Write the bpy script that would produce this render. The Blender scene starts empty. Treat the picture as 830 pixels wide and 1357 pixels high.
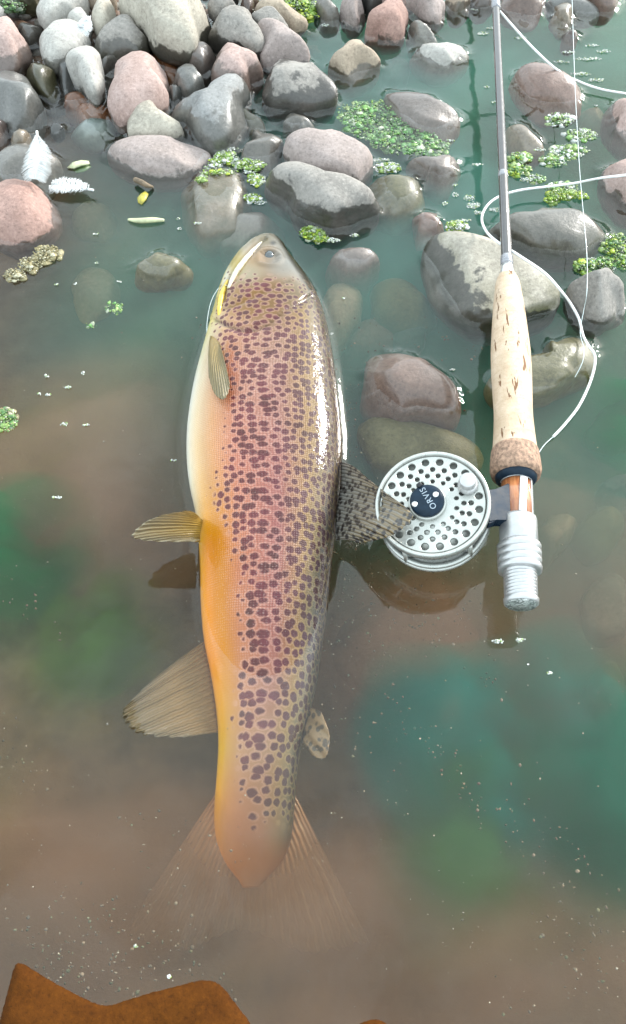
import bpy, bmesh, random
import numpy as np
from math import *
from mathutils import Vector, Matrix, noise

rnd = random.Random(7)
nrs = np.random.RandomState(5)
S = bpy.context.scene
COL = S.collection

# ------------------------------------------------------------------ camera
PW, PH = 830, 1357                      # photograph size, used as the drawing units below
CAM_H, PITCH, VFOV = 0.5, radians(58), radians(60)
cam_d = bpy.data.cameras.new('camera')
cam = bpy.data.objects.new('camera', cam_d)
COL.objects.link(cam)
cam.location = (0, 0, CAM_H)
cam.rotation_euler = (pi / 2 - PITCH, 0, 0)
cam_d.sensor_fit = 'VERTICAL'
cam_d.sensor_height = 24
cam_d.lens = 12 / tan(VFOV / 2)
cam_d.clip_start = 0.01
cam_d.clip_end = 500
S.camera = cam

# ------------------------------------------------------------------ world, sun, exposure
SUN_EL, SUN_AZ = radians(24), radians(48)        # azimuth from +Y towards +X
w = bpy.data.worlds.new('World')
S.world = w
w.use_nodes = True
nt = w.node_tree
bg = nt.nodes['Background']
sky = nt.nodes.new('ShaderNodeTexSky')
sky.sky_type = 'NISHITA'
sky.sun_disc = False
sky.sun_elevation = SUN_EL
sky.sun_rotation = SUN_AZ
sky.air_density = 1.0
sky.dust_density = 3.0
sky.ozone_density = 1.0
hs = nt.nodes.new('ShaderNodeHueSaturation')
hs.inputs['Saturation'].default_value = 0.5
tc = nt.nodes.new('ShaderNodeTexCoord')
cn = nt.nodes.new('ShaderNodeTexNoise')
cn.inputs['Scale'].default_value = 4.5
cn.inputs['Detail'].default_value = 4
cn.inputs['Distortion'].default_value = 0.6
cr = nt.nodes.new('ShaderNodeMapRange')
cr.inputs['From Min'].default_value = 0.30
cr.inputs['From Max'].default_value = 0.58
cr.inputs['To Min'].default_value = 0.35
cr.inputs['To Max'].default_value = 0.97
vm = nt.nodes.new('ShaderNodeMix')           # bright broken cloud over the clear sky
vm.data_type = 'RGBA'
vm.inputs[7].default_value = (5.1, 5.9, 6.2, 1)
nt.links.new(tc.outputs['Generated'], cn.inputs['Vector'])
nt.links.new(cn.outputs['Fac'], cr.inputs['Value'])
nt.links.new(sky.outputs['Color'], hs.inputs['Color'])
nt.links.new(hs.outputs['Color'], vm.inputs[6])
nt.links.new(cr.outputs['Result'], vm.inputs[0])
nt.links.new(vm.outputs[2], bg.inputs['Color'])
bg.inputs['Strength'].default_value = 0.15

sun_d = bpy.data.lights.new('sun', 'SUN')
sun_d.energy = 1.7
sun_d.angle = radians(11)
sun_d.color = (1, 0.96, 0.9)
sun = bpy.data.objects.new('sun', sun_d)
COL.objects.link(sun)
sd = Vector((sin(SUN_AZ) * cos(SUN_EL), cos(SUN_AZ) * cos(SUN_EL), sin(SUN_EL)))
sun.rotation_euler = sd.to_track_quat('Z', 'Y').to_euler()
sun.location = sd * 5

S.view_settings.view_transform = 'Standard'
S.view_settings.look = 'None'
S.view_settings.gamma = 1
S.view_settings.exposure = 1.5
S.cycles.max_bounces = 8
S.cycles.transparent_max_bounces = 12
S.cycles.volume_bounces = 1
S.cycles.caustics_reflective = False
S.cycles.caustics_refractive = False

# ------------------------------------------------------------------ picture <-> place
FOC = (PH / 2) / tan(VFOV / 2)
FWD = np.array([0, cos(PITCH), -sin(PITCH)])
RGT = np.array([1.0, 0, 0])
UPV = np.cross(RGT, FWD)
CP = np.array([0, 0, CAM_H])


def at(x, y, z=0.0):
    d = FWD * FOC + RGT * (x - PW / 2) + UPV * (PH / 2 - y)
    return CP + d * ((z - CAM_H) / d[2])


def at_plane(x, y, O, n):
    d = FWD * FOC + RGT * (x - PW / 2) + UPV * (PH / 2 - y)
    return CP + d * (np.dot(np.array(O) - CP, n) / np.dot(d, n))


def proj(P):
    q = np.atleast_2d(P) - CP
    dd = q @ FWD
    return np.stack([PW / 2 + FOC * (q @ RGT) / dd, PH / 2 - FOC * (q @ UPV) / dd], 1)


def mpp(P):                              # metres per picture pixel at a point
    return float((np.array(P) - CP) @ FWD) / FOC


# ------------------------------------------------------------------ material helpers
class NT:
    def __init__(self, name):
        self.m = bpy.data.materials.new(name)
        self.m.use_nodes = True
        self.t = self.m.node_tree
        self.b = self.t.nodes['Principled BSDF']
        self.o = self.t.nodes['Material Output']

    def n(self, kind, **kw):
        x = self.t.nodes.new('ShaderNode' + kind)
        for k, v in kw.items():
            setattr(x, k, v)
        return x

    def l(self, a, b):
        self.t.links.new(a, b)

    def noise(self, vec, scale, detail=3, rough=0.5, dist=0.0):
        x = self.n('TexNoise')
        x.inputs['Scale'].default_value = scale
        x.inputs['Detail'].default_value = detail
        x.inputs['Roughness'].default_value = rough
        x.inputs['Distortion'].default_value = dist
        if vec is not None:
            self.l(vec, x.inputs['Vector'])
        return x.outputs['Fac']

    def rng(self, v, a, b, c=0.0, d=1.0, smooth=False):
        x = self.n('MapRange')
        if smooth:
            x.interpolation_type = 'SMOOTHSTEP'
        for k, q in zip(('From Min', 'From Max', 'To Min', 'To Max'), (a, b, c, d)):
            x.inputs[k].default_value = q
        self.l(v, x.inputs['Value'])
        return x.outputs['Result']

    def math(self, op, a, b=None, clamp=False):
        x = self.n('Math', operation=op, use_clamp=clamp)
        for i, q in enumerate((a, b)):
            if q is None:
                continue
            if isinstance(q, (int, float)):
                x.inputs[i].default_value = q
            else:
                self.l(q, x.inputs[i])
        return x.outputs[0]

    def mix(self, f, a, b, blend='MIX'):
        x = self.n('Mix', data_type='RGBA', blend_type=blend)
        for k, q in ((0, f), (6, a), (7, b)):
            if isinstance(q, (int, float)):
                x.inputs[k].default_value = q
            elif isinstance(q, tuple):
                x.inputs[k].default_value = (*q[:3], 1)
            else:
                self.l(q, x.inputs[k])
        return x.outputs[2]

    def bump(self, h, strength=0.5, dist=0.001, normal=None):
        x = self.n('Bump')
        x.inputs['Strength'].default_value = strength
        x.inputs['Distance'].default_value = dist
        self.l(h, x.inputs['Height'])
        if normal is not None:
            self.l(normal, x.inputs['Normal'])
        return x.outputs['Normal']

    def set(self, key, v):
        i = self.b.inputs[key]
        if isinstance(v, (int, float)):
            i.default_value = v
        elif isinstance(v, tuple):
            i.default_value = (*v[:3], 1)
        else:
            self.l(v, i)


def simple(name, col, rough=0.5, metal=0.0, var=0.15, scale=60, bump=0.2, bdist=0.0005, coat=0.0):
    k = NT(name)
    c = k.n('TexCoord').outputs['Object']
    f = k.noise(c, scale, 4)
    lo = tuple(max(0, q * (1 - var)) for q in col)
    hi = tuple(min(1, q * (1 + var)) for q in col)
    k.set('Base Color', k.mix(k.rng(f, 0.3, 0.7), lo, hi))
    k.set('Roughness', k.rng(f, 0.3, 0.7, max(0.02, rough - 0.08), rough + 0.08))
    k.set('Metallic', metal)
    k.set('Coat Weight', coat)
    if bump:
        k.set('Normal', k.bump(k.noise(c, scale * 3, 4), bump, bdist))
    return k.m


# ------------------------------------------------------------------ object helpers
def root_loc(p):
    v = Vector((0, 0, 0))
    while p is not None:
        v = v + Vector(p.location)
        p = p.parent
    return v


def mesh_from(name, V, F, mat, smooth=True):
    me = bpy.data.meshes.new(name)
    V = np.asarray(V, float)
    me.from_pydata(V.tolist(), [], F if isinstance(F, list) else F.tolist())
    if smooth:
        me.polygons.foreach_set('use_smooth', np.ones(len(me.polygons), bool))
    if mat is not None:
        me.materials.append(mat)
    me.update()
    return me


def obj(name, V, F, mat, parent=None, loc=None, smooth=True):
    """V in world coordinates; the object's origin goes to loc (or its parent's)."""
    V = np.asarray(V, float)
    L = np.array(root_loc(parent)) + (np.array(loc) if loc is not None else 0)
    o = bpy.data.objects.new(name, mesh_from(name, V - L, F, mat, smooth))
    if loc is not None:
        o.location = loc
    if parent is not None:
        o.parent = parent
    COL.objects.link(o)
    return o


def tag(o, label=None, cat=None, group=None, kind=None):
    for k, v in (('label', label), ('category', cat), ('group', group), ('kind', kind)):
        if v:
            o[k] = v
    return o


def empty(name, loc, label, cat, group=None):
    o = bpy.data.objects.new(name, None)
    o.empty_display_size = 0.01
    o.location = loc
    COL.objects.link(o)
    return tag(o, label, cat, group)


def vec_attr(o, name, arr, kind='FLOAT_VECTOR'):
    a = o.data.attributes.new(name, kind, 'POINT')
    arr = np.asarray(arr, np.float32)
    if kind == 'FLOAT':
        a.data.foreach_set('value', arr.ravel())
    elif kind == 'FLOAT_COLOR':
        a.data.foreach_set('color', np.concatenate([arr, np.ones((len(arr), 1), np.float32)], 1).ravel())
    else:
        a.data.foreach_set('vector', arr.ravel())


def frame(d):
    d = np.array(d, float)
    d /= np.linalg.norm(d)
    a = np.array([0, 0, 1.0]) if abs(d[2]) < 0.9 else np.array([1.0, 0, 0])
    u = np.cross(a, d)
    u /= np.linalg.norm(u)
    return d, u, np.cross(d, u)


def lathe(P0, d, prof, seg=32, cap=True):
    """prof: list of (distance along d, radius)"""
    d, u, v = frame(d)
    V, F = [], []
    for (t, r) in prof:
        for k in range(seg):
            a = 2 * pi * k / seg
            V.append(P0 + d * t + (u * cos(a) + v * sin(a)) * r)
    for i in range(len(prof) - 1):
        for k in range(seg):
            F.append([i * seg + k, i * seg + (k + 1) % seg, (i + 1) * seg + (k + 1) % seg, (i + 1) * seg + k])
    if cap:
        F.append(list(range(seg))[::-1])
        F.append([(len(prof) - 1) * seg + k for k in range(seg)])
    return np.array(V), F


def spline(P, n=12):
    P = np.array(P, float)
    out = []
    for i in range(len(P) - 1):
        p0, p1, p2, p3 = P[max(i - 1, 0)], P[i], P[i + 1], P[min(i + 2, len(P) - 1)]
        for k in range(n):
            t = k / n
            out.append(0.5 * ((2 * p1) + (-p0 + p2) * t + (2 * p0 - 5 * p1 + 4 * p2 - p3) * t * t + (-p0 + 3 * p1 - 3 * p2 + p3) * t ** 3))
    out.append(P[-1])
    return np.array(out)


def tube(P, r, seg=8):
    P = np.array(P, float)
    n = len(P)
    R = np.full(n, r) if np.isscalar(r) else np.interp(np.linspace(0, 1, n), np.linspace(0, 1, len(r)), r)
    V, F = [], []
    for i in range(n):
        d = P[min(i + 1, n - 1)] - P[max(i - 1, 0)]
        d, u, v = frame(d)
        for k in range(seg):
            a = 2 * pi * k / seg
            V.append(P[i] + (u * cos(a) + v * sin(a)) * R[i])
    for i in range(n - 1):
        for k in range(seg):
            F.append([i * seg + k, i * seg + (k + 1) % seg, (i + 1) * seg + (k + 1) % seg, (i + 1) * seg + k])
    F.append(list(range(seg))[::-1])
    F.append([(n - 1) * seg + k for k in range(seg)])
    return np.array(V), F


def join(parts):
    V, F, b = [], [], 0
    for v, f in parts:
        V.append(np.asarray(v))
        F += [[i + b for i in q] for q in f]
        b += len(v)
    return np.concatenate(V), F


def ico(sub):
    bm = bmesh.new()
    bmesh.ops.create_icosphere(bm, subdivisions=sub, radius=1)
    V = np.array([v.co[:] for v in bm.verts])
    F = [[v.index for v in f.verts] for f in bm.faces]
    bm.free()
    return V, F


ICO = {k: ico(k) for k in (1, 2, 3, 4, 5)}


def np_noise(P, scale, seed=0.0, octaves=3):
    """cheap smooth noise: sums of sines in random directions, about -1..1"""
    rs = np.random.RandomState(int(seed * 977) % 100000)
    out = np.zeros(len(P))
    amp = 1.0
    tot = 0
    for o in range(octaves):
        for k in range(5):
            d = rs.normal(size=3)
            d /= np.linalg.norm(d)
            out += amp * np.sin((P @ d) * scale * (2 ** o) * rs.uniform(0.6, 1.4) + rs.uniform(0, 6.28))
        tot += amp * 1.6
        amp *= 0.5
    return out / tot


# ================================================================== SETTING
# ---- river bed: one sheet from under the camera to the far distance
GREEN, TEAL, OLIVE, PINK, TAN, BLUE, DARK = (0.006, 0.095, 0.012), (0.0, 0.105, 0.095), (0.09, 0.10, 0.006), (0.17, 0.092, 0.08), (0.13, 0.10, 0.055), (0.04, 0.075, 0.11), (0.05, 0.05, 0.04)
PSC = 0.9
patches = [  # broad teal ones among the far stones put sky glare into the bed colour
    (560, 80, 200, TEAL, .75), (720, 180, 190, TEAL, .75), (480, 120, 120, TEAL, .6), (260, 270, 90, TEAL, .7), (540, 350, 150, TEAL, .7), (400, 250, 100, TEAL, .7), (650, 480, 110, TEAL, .6), (800, 60, 150, TEAL, .7), (600, 600, 60, OLIVE, .5), (680, 860, 60, GREEN, .6),  # picture x, y, radius, colour, strength
    (25, 720, 75, (0.01, 0.10, 0.035), 1.0), (120, 845, 55, (0.08, 0.14, 0.02), .9), (60, 560, 60, (0.05, 0.12, 0.06), .5), (240, 490, 60, (0.04, 0.11, 0.06), .8), (190, 520, 60, OLIVE, .6),
    (230, 320, 70, TEAL, .8), (140, 400, 60, TEAL, .4), (60, 430, 70, BLUE, .7), (100, 620, 80, OLIVE, .6),
    (690, 960, 105, TEAL, 1.0), (640, 950, 80, TEAL, 1.0), (600, 1010, 60, TEAL, .7), (780, 970, 75, (0.02, 0.12, 0.07), .9), (650, 1110, 75, (0.06, 0.15, 0.03), .9), (590, 1190, 60, (0.17, 0.15, 0.03), .8),
    (740, 1100, 60, (0.03, 0.12, 0.06), .7), (800, 1040, 60, (0.02, 0.11, 0.07), .9), (550, 1060, 60, BLUE, .7), (520, 960, 50, BLUE, .5), (835, 560, 55, (0.02, 0.11, 0.05), 1.0), (780, 560, 35, TEAL, .6),
    (560, 470, 70, TEAL, .6), (620, 520, 50, TEAL, .9), (520, 330, 70, TEAL, .7), (620, 280, 90, TEAL, .7), (560, 100, 120, TEAL, .6), (740, 250, 90, TEAL, .8), (480, 180, 90, GREEN, .8),
    (0, 1090, 45, GREEN, .7), (640, 1020, 40, PINK, .5), (520, 850, 80, PINK, .8), (760, 860, 60, PINK, .5), (720, 640, 60, PINK, .6), (760, 1150, 60, TAN, .5), (330, 980, 60, TAN, .4),
    (100, 1000, 110, TAN, .4), (160, 700, 70, PINK, .4), (300, 1230, 120, TAN, .4), (700, 1290, 120, BLUE, .35), (500, 1130, 70, PINK, .4), (480, 680, 60, PINK, .4), (160, 290, 60, PINK, .5)]


def bed_height(X, Y):
    P = np.stack([X, Y, np.zeros_like(X)], 1)
    z = -0.066 + 0.018 * np.clip((Y - 0.45) / 0.4, 0, 1) + 0.004 * np_noise(P, 14, 3) + 0.0015 * np_noise(P, 90, 4)
    z += 0.055 * np.clip((Y - 0.72) / 0.18, 0, 1) * np.clip((0.0 - X) / 0.14, 0, 1)
    z += 0.12 * np.clip((Y - 1.15) / 1.2, 0, 1)
    return z


def tensor_grid(xs, ys):
    X, Y = np.meshgrid(xs, ys)
    nx, ny = len(xs), len(ys)
    i = np.arange(nx - 1)[None, :] + nx * np.arange(ny - 1)[:, None]
    i = i.ravel()
    F = np.stack([i, i + 1, i + nx + 1, i + nx], 1)
    return X.ravel(), Y.ravel(), F


def graded(a, b, step, far0, far1):
    core = np.arange(a, b, step)
    lo = a - np.geomspace(step, a - far0, 22)[::-1]
    hi = b + np.geomspace(step, far1 - b, 22) - step
    return np.concatenate([lo, core, hi])


def fast_mesh(name, V, F, mat):
    me = bpy.data.meshes.new(name)
    me.vertices.add(len(V))
    me.vertices.foreach_set('co', np.asarray(V, np.float32).ravel())
    me.loops.add(F.size)
    me.loops.foreach_set('vertex_index', F.astype(np.int32).ravel())
    me.polygons.add(len(F))
    me.polygons.foreach_set('loop_start', np.arange(0, F.size, 4, dtype=np.int32))
    me.polygons.foreach_set('use_smooth', np.ones(len(F), bool))
    me.materials.append(mat)
    me.update(calc_edges=True)
    me.validate()
    o = bpy.data.objects.new(name, me)
    COL.objects.link(o)
    return o


k = NT('river_mud')
co = k.n('TexCoord').outputs['Object']
at_ = k.n('Attribute', attribute_name='bed_col').outputs['Color']
f1 = k.noise(co, 45, 5, 0.6)
f2 = k.noise(co, 260, 4, 0.6)
c = k.mix(k.rng(f1, 0.35, 0.7), at_, k.mix(1.0, at_, (1.7, 1.6, 1.5), 'MULTIPLY'))
c = k.mix(k.math('MULTIPLY', k.rng(f2, 0.55, 0.75), 0.10), c, (0.3, 0.27, 0.2))
c = k.mix(k.math('MULTIPLY', k.rng(k.noise(co, 17, 4, 0.6, 0.8), 0.5, 0.66), 0.45), c, k.mix(1.0, c, (0.45, 0.5, 0.5), 'MULTIPLY'))
k.set('Base Color', c)
k.set('Roughness', 0.9)
k.set('Normal', k.bump(f2, 0.6, 0.002))
MUD = k.m

bx = graded(-0.4, 0.4, 0.008, -40, 40)
by = graded(-0.1, 1.15, 0.008, -40, 60)
X, Y, F = tensor_grid(bx, by)
Z = bed_height(X, Y)
col = np.tile(np.array([0.105, 0.068, 0.056]), (len(X), 1))
warp = np.stack([X, Y, 0 * X], 1)
wx, wy = np_noise(warp, 20, 11), np_noise(warp, 20, 12)
for (px, py, r, cc, st) in patches:
    p = at(px, py, -0.06)
    rr = r * mpp(p)
    ys = 1.0 / max(0.45, sin(PITCH))
    d2 = ((X - p[0] + 0.012 * wx) / rr) ** 2 + ((Y - p[1] + 0.012 * wy) / (rr * ys)) ** 2
    g = (min(1, st * 1.3) * np.exp(-(d2 / 2.0) ** 1.5))[:, None]
    col = col * (1 - g) + np.array(cc) * PSC * g
bed = fast_mesh('river_bed', np.stack([X, Y, Z], 1), F, MUD)
vec_attr(bed, 'bed_col', col, 'FLOAT_COLOR')
tag(bed, kind='structure')

# ================================================================== STONES
# palette: base colour, second colour, roughness of the grain
PAL = {
    'cream': ((0.46, 0.42, 0.35), (0.33, 0.30, 0.25)),
    'white': ((0.47, 0.45, 0.415), (0.35, 0.335, 0.31)),
    'grey': ((0.32, 0.297, 0.27), (0.215, 0.20, 0.182)),
    'bluegrey': ((0.28, 0.28, 0.275), (0.205, 0.205, 0.20)),
    'dark': ((0.20, 0.20, 0.20), (0.11, 0.12, 0.12)),
    'pink': ((0.44, 0.33, 0.30), (0.34, 0.24, 0.21)),
    'red': ((0.40, 0.26, 0.22), (0.28, 0.17, 0.14)),
    'brown': ((0.33, 0.22, 0.18), (0.23, 0.145, 0.12)),
    'tan': ((0.42, 0.34, 0.26), (0.30, 0.24, 0.18)),
    'rust': ((0.34, 0.13, 0.05), (0.22, 0.08, 0.03)),
    'olive': ((0.24, 0.22, 0.12), (0.15, 0.14, 0.07)),
    'green': ((0.16, 0.20, 0.10), (0.10, 0.13, 0.06)),
    'pinkgrey': ((0.36, 0.30, 0.28), (0.28, 0.23, 0.21)),
    'teal': ((0.20, 0.26, 0.25), (0.14, 0.19, 0.18)),
    'reflection_rust': ((0.090, 0.028, 0.002), (0.062, 0.018, 0.001)),
}


ALB = 0.92


def stone_mat(pal, wetz, wetamt, seed, moss=0.0, tiltx=0.0, tilty=0.0):
    """wetz: height (m) under which the stone is wet and darker; None = dry, 9 = wet all over"""
    a, b = (tuple(q * ALB for q in p) for p in PAL[pal])
    k = NT('stone_' + pal)
    g = k.n('NewGeometry')
    oc = k.n('TexCoord').outputs['Object']
    mp = k.n('Mapping')
    mp.inputs['Location'].default_value = (seed * 1.7, seed * 0.9, seed * 2.3)
    k.l(oc, mp.inputs['Vector'])
    v = mp.outputs['Vector']
    n1 = k.noise(v, 38, 5, 0.62)
    n2 = k.noise(v, 330, 4, 0.7)
    n3 = k.noise(v, 900, 2, 0.6)
    c = k.mix(k.rng(n1, 0.34, 0.66), b, a)
    c = k.mix(k.math('MULTIPLY', k.rng(n2, 0.52, 0.7), 0.5), c, tuple(min(1, q * 1.45) for q in a))
    c = k.mix(k.math('MULTIPLY', k.rng(n2, 0.46, 0.32), 0.55), c, tuple(q * 0.5 for q in b))
    c = k.mix(k.math('MULTIPLY', k.rng(n3, 0.62, 0.72), 0.5), c, tuple(q * 0.4 for q in b))
    sep = k.n('SeparateXYZ')
    k.l(g.outputs['Position'], sep.inputs[0])
    # green slime near the waterline
    zz = sep.outputs['Z']
    if moss:
        mf = k.math('MULTIPLY', k.rng(zz, 0.022, 0.002), k.rng(k.noise(v, 60, 4), 0.35, 0.6))
        c = k.mix(k.math('MULTIPLY', mf, moss), c, (0.07, 0.075, 0.015))
    if wetz is None:
        k.set('Base Color', c)
        k.set('Roughness', 0.85)
        hgt = n2
        k.set('Normal', k.bump(n2, 0.55, 0.0012))
        return k.m
    wob = k.rng(k.noise(v, 34, 5, 0.6), 0.3, 0.7, -0.009, 0.009)
    zt = k.math('ADD', zz, wob)
    if tiltx or tilty:
        so = k.n('SeparateXYZ')
        k.l(oc, so.inputs[0])
        zt = k.math('ADD', zt, k.math('MULTIPLY', so.outputs['X'], tiltx))
        zt = k.math('ADD', zt, k.math('MULTIPLY', so.outputs['Y'], tilty))
    wet = k.rng(zt, wetz + 0.0012, wetz - 0.0012)
    wetamt *= 0.6
    dk = k.mix(1.0, c, (wetamt, wetamt * 0.98, wetamt * 0.92), 'MULTIPLY')
    k.set('Base Color', k.mix(wet, c, dk))
    k.set('Roughness', k.mix(wet, (0.88,) * 3, (0.32,) * 3))
    k.set('Coat Weight', k.math('MULTIPLY', wet, 0.55))
    k.set('Coat Roughness', 0.16)
    k.set('Normal', k.bump(n2, 0.5, 0.0011))
    return k.m


EMERGENT = []       # (centre, waterline radius per angle bin) for the water's meniscus
NB = 72


def build_stone(pts, top, bot, pal, label, wetz='auto', wetamt=0.45, box=0.82, facets=0, rough=1.0, group='river stones', name='river_stone', moss=0.0, tilt=(0, 0), cat='stone', sub=None, spec=.5):
    pts = np.array(pts, float)
    dense = spline(np.concatenate([pts, pts[:1]]), 6)[:-1]
    c0 = (dense.min(0) + dense.max(0)) / 2
    seed = (pts[0, 0] * 0.37 + pts[0, 1] * 0.71) % 50
    top0 = top
    z0, hz = (top + bot) / 2, (top - bot) / 2
    C = at(c0[0], c0[1], z0)
    sc = mpp(C)
    rel = dense - c0
    pa, pr = np.arctan2(-rel[:, 1], rel[:, 0]), np.hypot(rel[:, 0], rel[:, 1])
    o = np.argsort(pa)
    pa, pr = pa[o], pr[o]
    ext = lambda a, r: (np.concatenate([a - 2 * pi, a, a + 2 * pi]), np.concatenate([r, r, r]))
    ta, tr = ext(pa, pr)
    bins = np.linspace(-pi, pi, NB, endpoint=False)
    target = np.interp(bins, ta, tr)
    size = (dense.max(0) - dense.min(0)).max() * sc
    sub = sub or (5 if size > 0.075 else 4 if size > 0.025 else 3)
    U, F = ICO[sub]
    th = np.arctan2(U[:, 1], U[:, 0])
    ce = np.hypot(U[:, 0], U[:, 1])
    rad = np.sign(ce) * np.abs(ce) ** box
    zz = np.sign(U[:, 2]) * np.abs(U[:, 2]) ** (0.5 + box / 2)
    dep = atan2(CAM_H - z0, C[1])
    # plan radius: start from the outline laid on the equator plane
    Rb = np.interp(bins, ta, tr) * sc
    lump = 1 + 0.075 * rough * np_noise(U, 2.0, seed, 3) + 0.016 * rough * np_noise(U, 9, seed + 1, 3)
    pl = []
    rs = np.random.RandomState(int(seed * 100))
    for q in range(facets + 2):
        n = rs.normal(size=3)
        n[2] = abs(n[2]) * 0.8
        pl.append((n / np.linalg.norm(n), rs.uniform(0.72, 0.88)))
    rr = bins.copy()
    cx, cy = np.cos(bins) * Rb, np.sin(bins) * Rb / max(0.45, sin(dep))
    a2, r2 = np.arctan2(cy, cx), np.hypot(cx, cy)
    o2 = np.argsort(a2)
    ea, er = ext(a2[o2], r2[o2])
    Rb = np.interp(bins, ea, er)
    cen = np.array(C)
    R0 = Rb.copy()
    for it in range(9):
        ea, er = ext(bins, Rb)
        R = np.interp(th, ea, er)
        L = np.stack([rad * np.cos(th), rad * np.sin(th), zz], 1) * lump[:, None]
        for n, d in pl:
            s = L @ n - d
            L = L - np.where(s > 0, s * 0.85, 0)[:, None] * n
        V = np.stack([cen[0] + L[:, 0] * R, cen[1] + L[:, 1] * R, z0 + L[:, 2] * hz], 1)
        if it == 8:
            break
        vis = V[:, 2] > min(-0.003, top - 0.012)
        q = proj(V[vis]) - c0
        qa, qr = np.arctan2(-q[:, 1], q[:, 0]), np.hypot(q[:, 0], q[:, 1])
        bi = np.floor((qa + pi) / (2 * pi) * 36).astype(int) % 36
        mx = np.zeros(36)
        np.maximum.at(mx, bi, qr)
        bad = mx <= 0
        mid = (np.arange(36) + 0.5) / 36 * 2 * pi - pi
        tt = np.interp(mid, ta, tr)
        mx[bad] = tt[bad]
        ratio = np.clip(tt / mx, 0.6, 1.6) ** 0.8
        # shift centre towards the needed side, then scale per direction
        dx = np.sum((tt - mx) * np.cos(mid)) / 18
        dy = np.sum((tt - mx) * np.sin(mid)) / 18
        cen[0] += dx * sc * 0.7
        cen[1] += dy * sc / sin(dep) * 0.7
        mx2 = mx + dx * 0.7 * np.cos(mid) + dy * 0.7 * np.sin(mid)
        ratio = np.clip(tt / np.maximum(mx2, 1), 0.7, 1.4) ** 0.7
        pm_x, pm_y = np.cos(mid), np.sin(mid) / sin(dep)
        pa_ = np.arctan2(pm_y, pm_x)
        sa, sr = ext(pa_, ratio)
        Rb = Rb * np.interp(bins, sa, sr)
        for _ in range(3):
            sm = np.concatenate([Rb[-1:], Rb, Rb[:1]])
            Rb = 0.25 * sm[:-2] + 0.5 * sm[1:-1] + 0.25 * sm[2:]
        back = (mid > 0.9) & (mid < 2.24)
        if top > 0.012 and np.mean(mx2[back] / tt[back]) > 1.03 and it < 7:
            top *= 0.93
            z0, hz = (top + bot) / 2, (top - bot) / 2
        Rb = np.maximum(Rb, R0 * 0.8)
    if wetz == 'auto':
        wetz = 0.45 * top
    elif wetz is not None and wetz < 1:
        wetz *= top / top0
    m = stone_mat(pal, wetz, wetamt, seed, moss, *tilt)
    pb = m.node_tree.nodes['Principled BSDF']
    if top <= -.003:
        spec = 0.05
        for l_ in list(pb.inputs['Coat Weight'].links):
            m.node_tree.links.remove(l_)
        pb.inputs['Coat Weight'].default_value = 0
    pb.inputs['Specular IOR Level'].default_value = spec
    loc = (cen[0], cen[1], z0)
    ob = obj(name, V, F, m, loc=loc)
    tag(ob, label, cat, group)
    if top > 0.003 and name != 'reflection_slab':
        v = V[V[:, 2] > -0.0015]
        d = v[:, :2] - cen[:2]
        bi = np.floor((np.arctan2(d[:, 1], d[:, 0]) + pi) / (2 * pi) * NB).astype(int) % NB
        mx = np.zeros(NB)
        np.maximum.at(mx, bi, np.hypot(d[:, 0], d[:, 1]))
        good = mx > 0
        if good.sum() > 8:
            b = bins + pi / NB
            ga, gr = ext(b[good], mx[good])
            EMERGENT.append((cen[:2].copy(), np.interp(b, ga, gr)))
    return ob


T = lambda *a: list(zip(a[0::2], a[1::2]))
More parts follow.
